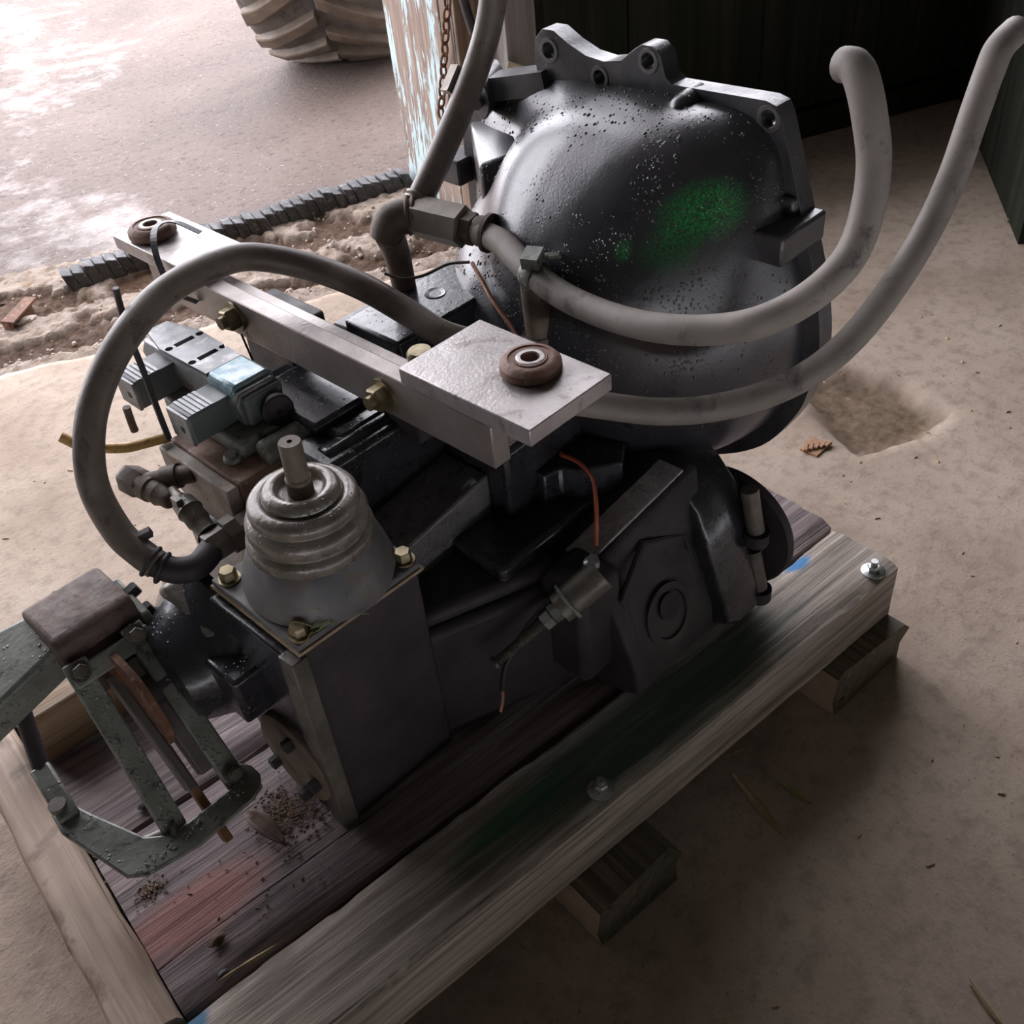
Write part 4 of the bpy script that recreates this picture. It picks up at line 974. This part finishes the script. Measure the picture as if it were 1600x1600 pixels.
mb = MB(); mb.tube([(0.301, 0.986, 0.547), (0.316, 0.966, 0.535), (0.340, 0.957, 0.530), (0.372, 0.970, 0.530)], 0.0165, 16, 6); mb.build('hose_tail', 'blackdry', ha)
mb = MB(); mb.torus((0.300, 0.988, 0.549), (0.3, -0.6, -0.5), 0.0185, 0.003); mb.torus((0.306, 0.976, 0.541), (0.4, -0.6, -0.4), 0.018, 0.003); mb.obox((0.296, 1.012, 0.572), (0.318, 1.000, 0.578), 0.010, 0.010); mb.build('hose_clamp', 'blackdry', ha)
B = [(0.852, 0.945, 0.761), (0.852, 0.920, 0.760), (0.845, 0.890, 0.759), (0.824, 0.828, 0.750), (0.815, 0.767, 0.740), (0.809, 0.701, 0.740), (0.801, 0.638, 0.750), (0.803, 0.586, 0.760), (0.813, 0.543, 0.770), (0.825, 0.504, 0.785), (0.853, 0.477, 0.800), (0.878, 0.454, 0.825), (0.908, 0.446, 0.850), (0.928, 0.447, 0.890), (0.940, 0.454, 0.930), (0.944, 0.467, 0.970), (0.950, 0.482, 0.998), (0.956, 0.495, 1.008), (0.962, 0.510, 1.006)]
hb = hose('hydraulic_hose', B, 0.0170, 'hosepale', 'pale dusty hose running from the hex fitting across the bell to a shorter raised end', hollow=0.6)
mb = MB(); mb.lathe((0.824, 0.822, 0.7495), (-0.12, -1, -0.14), [(0.0195, -0.010), (0.0205, -0.008), (0.0205, 0.008), (0.0195, 0.010)], 28, cap0=False, cap1=False); mb.obox((0.806, 0.812, 0.772), (0.830, 0.822, 0.777), 0.022, 0.016); mb.obox((0.835, 0.81, 0.772), (0.852, 0.805, 0.768), 0.012, 0.004); mb.build('hose_clamp', 'green', hb)
Cc = [(0.700, 0.715, 0.675), (0.731, 0.678, 0.667), (0.754, 0.649, 0.660), (0.788, 0.609, 0.650), (0.832, 0.568, 0.645), (0.880, 0.530, 0.650), (0.924, 0.499, 0.665), (0.964, 0.476, 0.690), (1.007, 0.463, 0.720), (1.052, 0.454, 0.760), (1.101, 0.452, 0.800), (1.131, 0.449, 0.850), (1.164, 0.453, 0.900), (1.191, 0.456, 0.940), (1.215, 0.459, 0.960), (1.263, 0.463, 0.965)]
hc = hose('hydraulic_hose', Cc, 0.0165, 'hosepale', 'pale dusty hose from under the near plate curving to the longest raised end at right', hollow=0.6)
D = [(0.838, 1.068, 0.745), (0.842, 1.055, 0.775), (0.885, 1.052, 0.820), (0.940, 1.057, 0.870), (0.985, 1.058, 0.920), (1.006, 1.051, 0.965), (1.017, 1.045, 1.010), (1.020, 1.035, 1.070), (1.01, 1.02, 1.16), (0.98, 1.0, 1.22)]
hd_ = hose('hydraulic_hose', D, 0.0185, 'hose', 'dark hose rising from the elbow beside the painted jamb')
mb = MB(); mb.torus((0.846, 1.055, 0.780), (0.7, 0, 0.7), 0.0185, 0.003); mb.torus((0.8505, 1.055, 0.785), (0.7, 0, 0.7), 0.0185, 0.003); mb.build('hose_clamp', 'fitting', hd_)
mb = MB(); mb.obox((0.945, 1.083, 0.892), (0.972, 1.085, 0.918), 0.016, 0.010, (-1, 0.2, 0.7)); mb.build('hose_tag', 'fitting', hd_)

hose('electric_wire', [(0.80, 0.775, 0.505), (0.791, 0.764, 0.512), (0.790, 0.735, 0.514), (0.777, 0.700, 0.512), (0.752, 0.673, 0.500), (0.736, 0.660, 0.476), (0.728, 0.655, 0.455)], 0.0030, 'redwire', 'thin red wire arching onto the side housing', 'wire', 6, 8)
hose('electric_wire', [(0.775, 1.065, 0.700), (0.788, 1.045, 0.692), (0.815, 1.030, 0.690), (0.845, 1.010, 0.700), (0.858, 0.980, 0.706)], 0.0022, 'mudbrown', 'thin dark wire end beside the elbow', 'wire', 6, 8)
hose('electric_wire', [(0.850, 0.965, 0.712), (0.835, 0.935, 0.705), (0.82, 0.90, 0.690), (0.815, 0.872, 0.672), (0.818, 0.858, 0.650), (0.822, 0.848, 0.628)], 0.0032, 'copper', 'pinkish copper wire hanging beside the rusty tee fitting', 'wire', 6, 8)
hose('electric_wire', [(0.685, 0.650, 0.420), (0.650, 0.664, 0.412), (0.612, 0.672, 0.390), (0.580, 0.674, 0.365), (0.566, 0.676, 0.345), (0.556, 0.677, 0.31)], 0.0042, 'darkplastic', 'dark sheathed cable beside the adjuster screw', 'wire', 6, 8)
hose('electric_wire', [(0.5562, 0.6765, 0.312), (0.553, 0.675, 0.295), (0.546, 0.675, 0.277)], 0.0024, 'copper', 'bare copper wire end dangling on the black side', 'wire', 6, 8)
hose('cable_tie', [(0.442, 1.154, 0.800), (0.441, 1.158, 0.772), (0.438, 1.158, 0.735), (0.437, 1.152, 0.69), (0.430, 1.135, 0.640), (0.424, 1.118, 0.600)], 0.0042, 'darkplastic', 'dark stiff cable tie sticking up beside the solenoid valve', 'cable tie', 6, 6)
hose('drain_tube', [(0.326, 1.213, 0.620), (0.342, 1.196, 0.603), (0.377, 1.166, 0.592), (0.407, 1.154, 0.588), (0.436, 1.143, 0.586)], 0.0070, 'amber', 'short amber plastic tube poking out left of the rusty block', 'tube', 6, 12, hollow=0.0)
# strap bent over the far plate
mb = MB(); P = smooth_path([(0.672, 1.36, 0.7255), (0.655, 1.395, 0.740), (0.625, 1.39, 0.748), (0.598, 1.36, 0.742), (0.584, 1.335, 0.715), (0.585, 1.318, 0.68), (0.60, 1.29, 0.665)], 6)
for a, b in zip(P[:-1], P[1:]): mb.obox(a, b + (b - a) * 0.15, 0.009, 0.0016)
o = mb.build('plastic_strap', 'strap', origin=P[0]); tag(o, 'thin grey plastic strap bent over the far plate', 'strap')
hose('drip_wire', [(0.600, 1.185, 0.648), (0.599, 1.175, 0.62), (0.597, 1.165, 0.595)], 0.0016, 'darkplastic', 'thin dark wire hanging below the far bolt of the bar', 'wire', 4, 6)

# ------------------------------------------------------------------ things around
# slatted rubber strip at the threshold
q0, q1 = V((1.017, 3.004, -0.02)), V((2.115, 2.665, -0.02))
strip = empty('threshold_strip', tuple(q0)); tag(strip, 'grey slatted rubber strip lying along the doorway', 'rubber strip')
dv = (q1 - q0); nS = 34
side = V((0.29, 0.95, 0)).normalized()
for k in range(nS):
    a = q0 + dv * (k / nS); b = q0 + dv * ((k + 1.05) / nS)
    j = random.uniform(-0.006, 0.006); hz = random.uniform(0.055, 0.068)
    w_ = 0.038 + random.uniform(-0.004, 0.004)
    sl = V((0, 0, 0))
    c = (a + b) / 2 + side * j; ddv = (b - a) * 0.5; lean = dv.normalized() * -0.012
    mb = MB(); mb.rings([[c - ddv - side * w_, c + ddv - side * w_, c + ddv + side * w_, c - ddv + side * w_], [c - ddv - side * w_ * 0.8 + lean + V((0, 0, hz)), c + ddv * 0.86 - side * w_ * 0.8 + lean + V((0, 0, hz - 0.008)), c + ddv * 0.86 + side * w_ * 0.8 + lean + V((0, 0, hz - 0.006)), c - ddv + side * w_ * 0.8 + lean + V((0, 0, hz + 0.002))]])
    mb.build('slat', 'strip', strip, bevel=0.003)
# tractor tyre outside
TC = V((2.72, 4.20, -0.04)); ta = V((0.63, -0.777, 0)).normalized(); tr = V((0.777, 0.63, 0))
RT = 0.62; tc = TC + tr * 0.16 + V((0, 0, RT))
tyre = empty('tractor_tyre', tuple(TC)); tag(tyre, 'muddy tractor tyre standing in the rain outside', 'tyre')
hw = 0.34
mb = MB(); mb.lathe(tc + ta * 0.30, ta, [(0.30, -0.20), (0.34, -0.26), (0.44, -0.33), (0.53, -0.345), (0.575, -0.30), (0.590, -0.2), (0.595, 0.0), (0.590, 0.2), (0.575, 0.30), (0.53, 0.345), (0.44, 0.33), (0.34, 0.26), (0.30, 0.20)], 72)
mb.build('carcass', 'tire', tyre)
base_lug = None
for k in range(22):
    for sd in (-1, 1):
        th = 2 * pi * (k + (0.5 if sd > 0 else 0)) / 22
        if base_lug is None or True:
            mb = MB(); R = []
            for i in range(5):
                f = i / 4; wv = sd * (0.01 + 0.315 * f); aa = th + 0.30 * f
                d = (tr * cos(aa) + V((0, 0, 1)) * sin(aa)); tang = (-tr * sin(aa) + V((0, 0, 1)) * cos(aa))
                c = tc + ta * (0.30 + wv); hh = 0.042 - 0.02 * (f > 0.9); r0 = 0.585 - 0.02 * f * f
                wd = 0.028 + 0.008 * f
                R.append([c + d * r0 + tang * wd * 1.3, c + d * (r0 + hh) + tang * wd, c + d * (r0 + hh) - tang * wd, c + d * r0 - tang * wd * 1.3])
            mb.rings(R)
            mb.build('lug', 'lug', tyre, bevel=0.006)
# chain, cable and bracket by the jamb
ch = empty('hanging_chain', (2.03, 2.36, 0.28)); tag(ch, 'rusty chain hanging on the painted jamb behind the rising hose', 'chain')
c0, c1 = V((1.960, 2.150, 0.80)), V((2.033, 2.365, 0.30))
for k in range(16):
    p = c0.lerp(c1, k / 15); d = (c1 - c0).normalized()
    u, w, _ = frame_of(d); nn_ = u if k % 2 else w
    mb = MB(); pts = []
    for i in range(17):
        t = 2 * pi * i / 16
        pts.append(p + d * 0.022 * cos(t) + nn_ * 0.011 * sin(t))
    mb.tube(pts, 0.0038, 6, 1, smooth=False); mb.build('link', 'chain', ch)
hose('cable', [(1.92, 2.12, 0.95), (1.935, 2.12, 0.78), (1.945, 2.115, 0.66), (1.955, 2.10, 0.575)], 0.013, 'darkplastic', 'short dark cable hanging against the jamb at the top', 'cable', 4, 10)
mb = MB(); mb.box((0, 0, 0), (0.05, 0.006, 0.10)); bk_ = mb.build('slotted_bracket', 'bracket', origin=(0, 0, 0), bevel=0.001)
bk_.location = (2.035, 2.115, 0.385); bk_.rotation_euler = (0, radians(22), radians(-45))
cut_ok = True
tag(bk_, 'cream slotted metal bracket propped between hose and bell flange', 'bracket')
mb = MB(); mb.box((0.026, -0.001, 0.03), (0.033, 0.0001, 0.075)); sl_ = mb.build('slot', 'hole', bk_, origin=(0, 0, 0))

# bits lying on the floor and planks
def blade(name, p, d, ln_, w0, mat, label, cat, lift=0.004, bend=0.1, group=None):
    p = V(p); d = V(d).normalized(); sdv = V((-d.y, d.x, 0)); R = []
    for i in range(7):
        f = i / 6; ww = w0 * (0.25 + 1.2 * f * (1 - f) * 2.0) * (1 + 0.25 * sin(i * 2.3))
        c = p + d * ln_ * (f - 0.5) + sdv * bend * ln_ * (f - 0.5) ** 2 + V((0, 0, lift + 0.002 * sin(f * 5)))
        R.append([c - sdv * ww, c + V((0, 0, 0.0022)), c + sdv * ww, c - V((0, 0, 0.0015))])
    mb = MB(); mb.rings(R); o = mb.build(name, mat, origin=p); tag(o, label, cat, group); return o
def sk(x, y, z=0): return SK + V((x * cos(YAW) - y * sin(YAW), x * sin(YAW) + y * cos(YAW), z))
blade('wood_splinter', (0.806, 0.428, 0.0), (-0.30, -0.92, 0), 0.125, 0.008, 'straw', 'long pale wood splinter on the dark floor in front of the skid', 'splinter')
blade('leaf_scrap', (0.858, 0.398, 0.0), (-0.05, -1, 0), 0.055, 0.005, 'greenleaf', 'small yellow-green leaf scrap on the floor beside the long splinter', 'leaf')
blade('straw_stalk', (0.862, 0.505, 0.0), (0.8, -0.25, 0), 0.032, 0.0022, 'straw', 'short pale straw on the floor nearest the skid edge', 'straw')
blade('wood_splinter', (0.742, 0.048, 0.0), (-0.35, -0.75, 0), 0.08, 0.0035, 'straw', 'thin pale splinter at the bottom right corner of the floor', 'splinter')
blade('wood_splinter', (0.132, 0.690, TOP + 0.001), (0.62, -0.12, 0.0), 0.085, 0.0035, 'straw', 'yellow splinter in the seam behind the front plank', 'splinter')
blade('leaf_scrap', (2.833, 0.945, 0.0), (0.7, 0.1, 0), 0.045, 0.005, 'greenleaf', 'tiny yellowish leaf on the far floor right of the longest hose', 'leaf')
# ribbed bark chip by the hole
mb = MB()
for k in range(5): mb.obox((1.585 + k * 0.0095, 0.826 - k * 0.006, 0.007), (1.612 + k * 0.0075, 0.812 - k * 0.010 + 0.028, 0.008), 0.007, 0.008)
mb.box((1.588, 0.80, 0.0005), (1.64, 0.84, 0.005))
o = mb.build('bark_chip', 'chip', origin=(1.60, 0.82, 0)); tag(o, 'ribbed orange bark chip at the rim of the soil hole', 'bark chip')
# curled dead leaf on the middle plank
vs, fs = [], []
for i in range(9):
    for j in range(5):
        f, g = i / 8, (j - 2) / 2
        ww = 0.013 * sin(pi * (0.08 + 0.9 * f)) ** 0.8
        vs.append(V((0.245 + 0.006 * f + g * ww, 0.858 - 0.075 * f, TOP + 0.004 + 0.010 * abs(g) ** 1.5 + 0.006 * sin(f * 4))))
for i in range(8):
    for j in range(4): fs.append((i * 5 + j, i * 5 + j + 1, i * 5 + j + 6, i * 5 + j + 5))
mb = MB(); mb.add(vs, fs); o = mb.build('dead_leaf', 'leafdry', origin=(0.245, 0.85, TOP)); tag(o, 'curled dead brown leaf on the middle plank below the brake', 'leaf')
md = o.modifiers.new('thick', 'SOLIDIFY'); md.thickness = 0.0012
# dark dirt clods on the plank
def clod(c, r, mat, label, cat, name):
    mb = MB(); R = []
    for i in range(6):
        f = i / 5; rr = r * sin(pi * (0.12 + 0.8 * f))
        R.append([V(c) + V((cos(t) * rr * (1 + 0.5 * fbm((t * 2, f * 4, c[0] * 50))), sin(t) * rr * 0.6 * (1 + 0.5 * fbm((t * 3, f * 3, c[1] * 50))), r * 0.7 * f)) for t in [2 * pi * k / 10 for k in range(10)]])
    mb.rings(R); o = mb.build(name, mat, origin=c); tag(o, label, cat); return o
clod((0.120, 0.747, TOP - 0.003), 0.011, 'rust', 'dark crumbly dirt clod on the pink stained plank', 'dirt clod', 'dirt_clod')
clod((0.100, 0.706, TOP - 0.002), 0.008, 'blackdry', 'small black dirt clod near the yellow splinter', 'dirt clod', 'dirt_clod')
clod((0.165, 0.985, TOP - 0.003), 0.012, 'blackdry', 'flat black dirt clod on the plank beneath the brake straps', 'dirt clod', 'dirt_clod')
# sawdust crumbs and grit: nobody could count them
mb = MB()
for k in range(800):
    g = random.gauss
    c = random.choice(((0.285, 0.825, 0.022), (0.30, 0.805, 0.030), (0.285, 0.845, 0.018), (0.285, 0.825, 0.022), (0.100, 0.872, 0.010), (0.24, 0.76, 0.09)))
    x, y = g(c[0], c[2]), g(c[1], c[2] * 0.8)
    lx, ly = x - SK.x, y - SK.y
    if (lx * sin(-YAW) + ly * cos(-YAW)) < 0.14: continue
    r = random.uniform(0.0005, 0.0014); a = random.uniform(0, pi); L2 = r * random.uniform(1, 2.4)
    d = V((cos(a), sin(a), 0)) * L2; s_ = V((-sin(a), cos(a), 0)) * r * 0.7; p = V((x, y, TOP - 0.003))
    mb.rings([[p - d - s_, p + d - s_, p + d + s_, p - d + s_], [p - d * .6 - s_ * .6 + V((0, 0, r * 1.2)), p + d * .6 - s_ * .6 + V((0, 0, r * 1.2)), p + d * .6 + s_ * .6 + V((0, 0, r * 1.2)), p - d * .6 + s_ * .6 + V((0, 0, r * 1.2))]])
o = mb.build('sawdust', 'dust', origin=(0.25, 0.8, TOP), flat=True); tag(o, 'brown sawdust crumbs scattered on the middle plank', 'sawdust', kind='stuff')
mb = MB()
for k in range(260):
    x, y = random.uniform(0.5, 2.3), random.uniform(-0.1, 1.0)
    if k > 180: x, y = random.uniform(-0.1, 0.9), random.uniform(1.3, 2.3)
    if 0.3 < x < 1.3 and 0.33 < y < 1.35: continue
    r = random.uniform(0.0012, 0.0032); a = random.uniform(0, pi); d = V((cos(a), sin(a), 0)) * r * random.uniform(1, 3); s_ = V((-sin(a), cos(a), 0)) * r * 0.6; p = V((x, y, -0.001))
    mb.rings([[p - d - s_, p + d - s_, p + d + s_, p - d + s_], [p - d * .6 + V((0, 0, r * 1.2)) - s_ * .5, p + d * .6 - s_ * .5 + V((0, 0, r * 1.2)), p + d * .6 + s_ * .5 + V((0, 0, r * 1.2)), p - d * .6 + s_ * .5 + V((0, 0, r * 1.2))]])
o = mb.build('floor_grit', 'straw', origin=(1, 0.5, 0), flat=True); tag(o, 'pale chaff and grit scattered over the floor', 'grit', kind='stuff')
mb = MB()
for k in range(700):
    s_, t_ = random.uniform(-2.4, 0.2), random.uniform(-0.17, 0.36)
    p = st(s_, t_); z, so_ = zrub(s_, t_, 0)
    r = random.uniform(0.002, 0.009) * random.choice((0.6, 0.8, 1))
    R = []
    for f, h in ((0.8, -0.3), (1, 0.2), (0.5, 0.75)):
        R.append([p + V((cos(t) * r * f * (0.7 + 0.5 * random.random()), sin(t) * r * f * (0.7 + 0.5 * random.random()), z + r * h)) for t in [2 * pi * i / 6 for i in range(6)]])
    mb.rings(R)
o = mb.build('rubble_gravel', 'stone', origin=tuple(st(-1, 0))); tag(o, 'small pale gravel scattered over the crumbled sill', 'gravel', kind='stuff')
# larger stones near the slab edge and yard
for (px, py, r, lab) in ((0.925, 2.50, 0.022, 'small pale stone at the slab edge under the loop hose'), (0.83, 2.90, 0.03, 'rounded stone beside the rusty scrap at the left edge'), (1.25, 2.56, 0.020, 'dark small stone on the crumbled sill behind the loop hose'), (1.02, 3.6, 0.028, 'lone pale stone lying in the wet yard at left')):
    clod((px, py, -0.03 if py > 2.95 else -0.02), r, 'stone', lab, 'stone', 'stone')
mb = MB(); mb.prism([V((0.765, 2.905, -0.03)), V((0.875, 2.975, -0.03)), V((0.880, 2.965, -0.03)), V((0.775, 2.885, -0.03))], (0, 0, 0.045)); mb.prism([V((0.765, 2.905, 0.012)), V((0.875, 2.975, 0.018)), V((0.895, 2.945, 0.016)), V((0.785, 2.870, 0.010))], (0, 0, 0.005))
o = mb.build('metal_scrap', 'rust', origin=(0.8, 2.93, 0)); tag(o, 'bent rusty angle iron scrap at the left edge of the sill', 'scrap metal')

for o in bpy.data.objects:
    if '_o' in o.keys(): del o['_o']
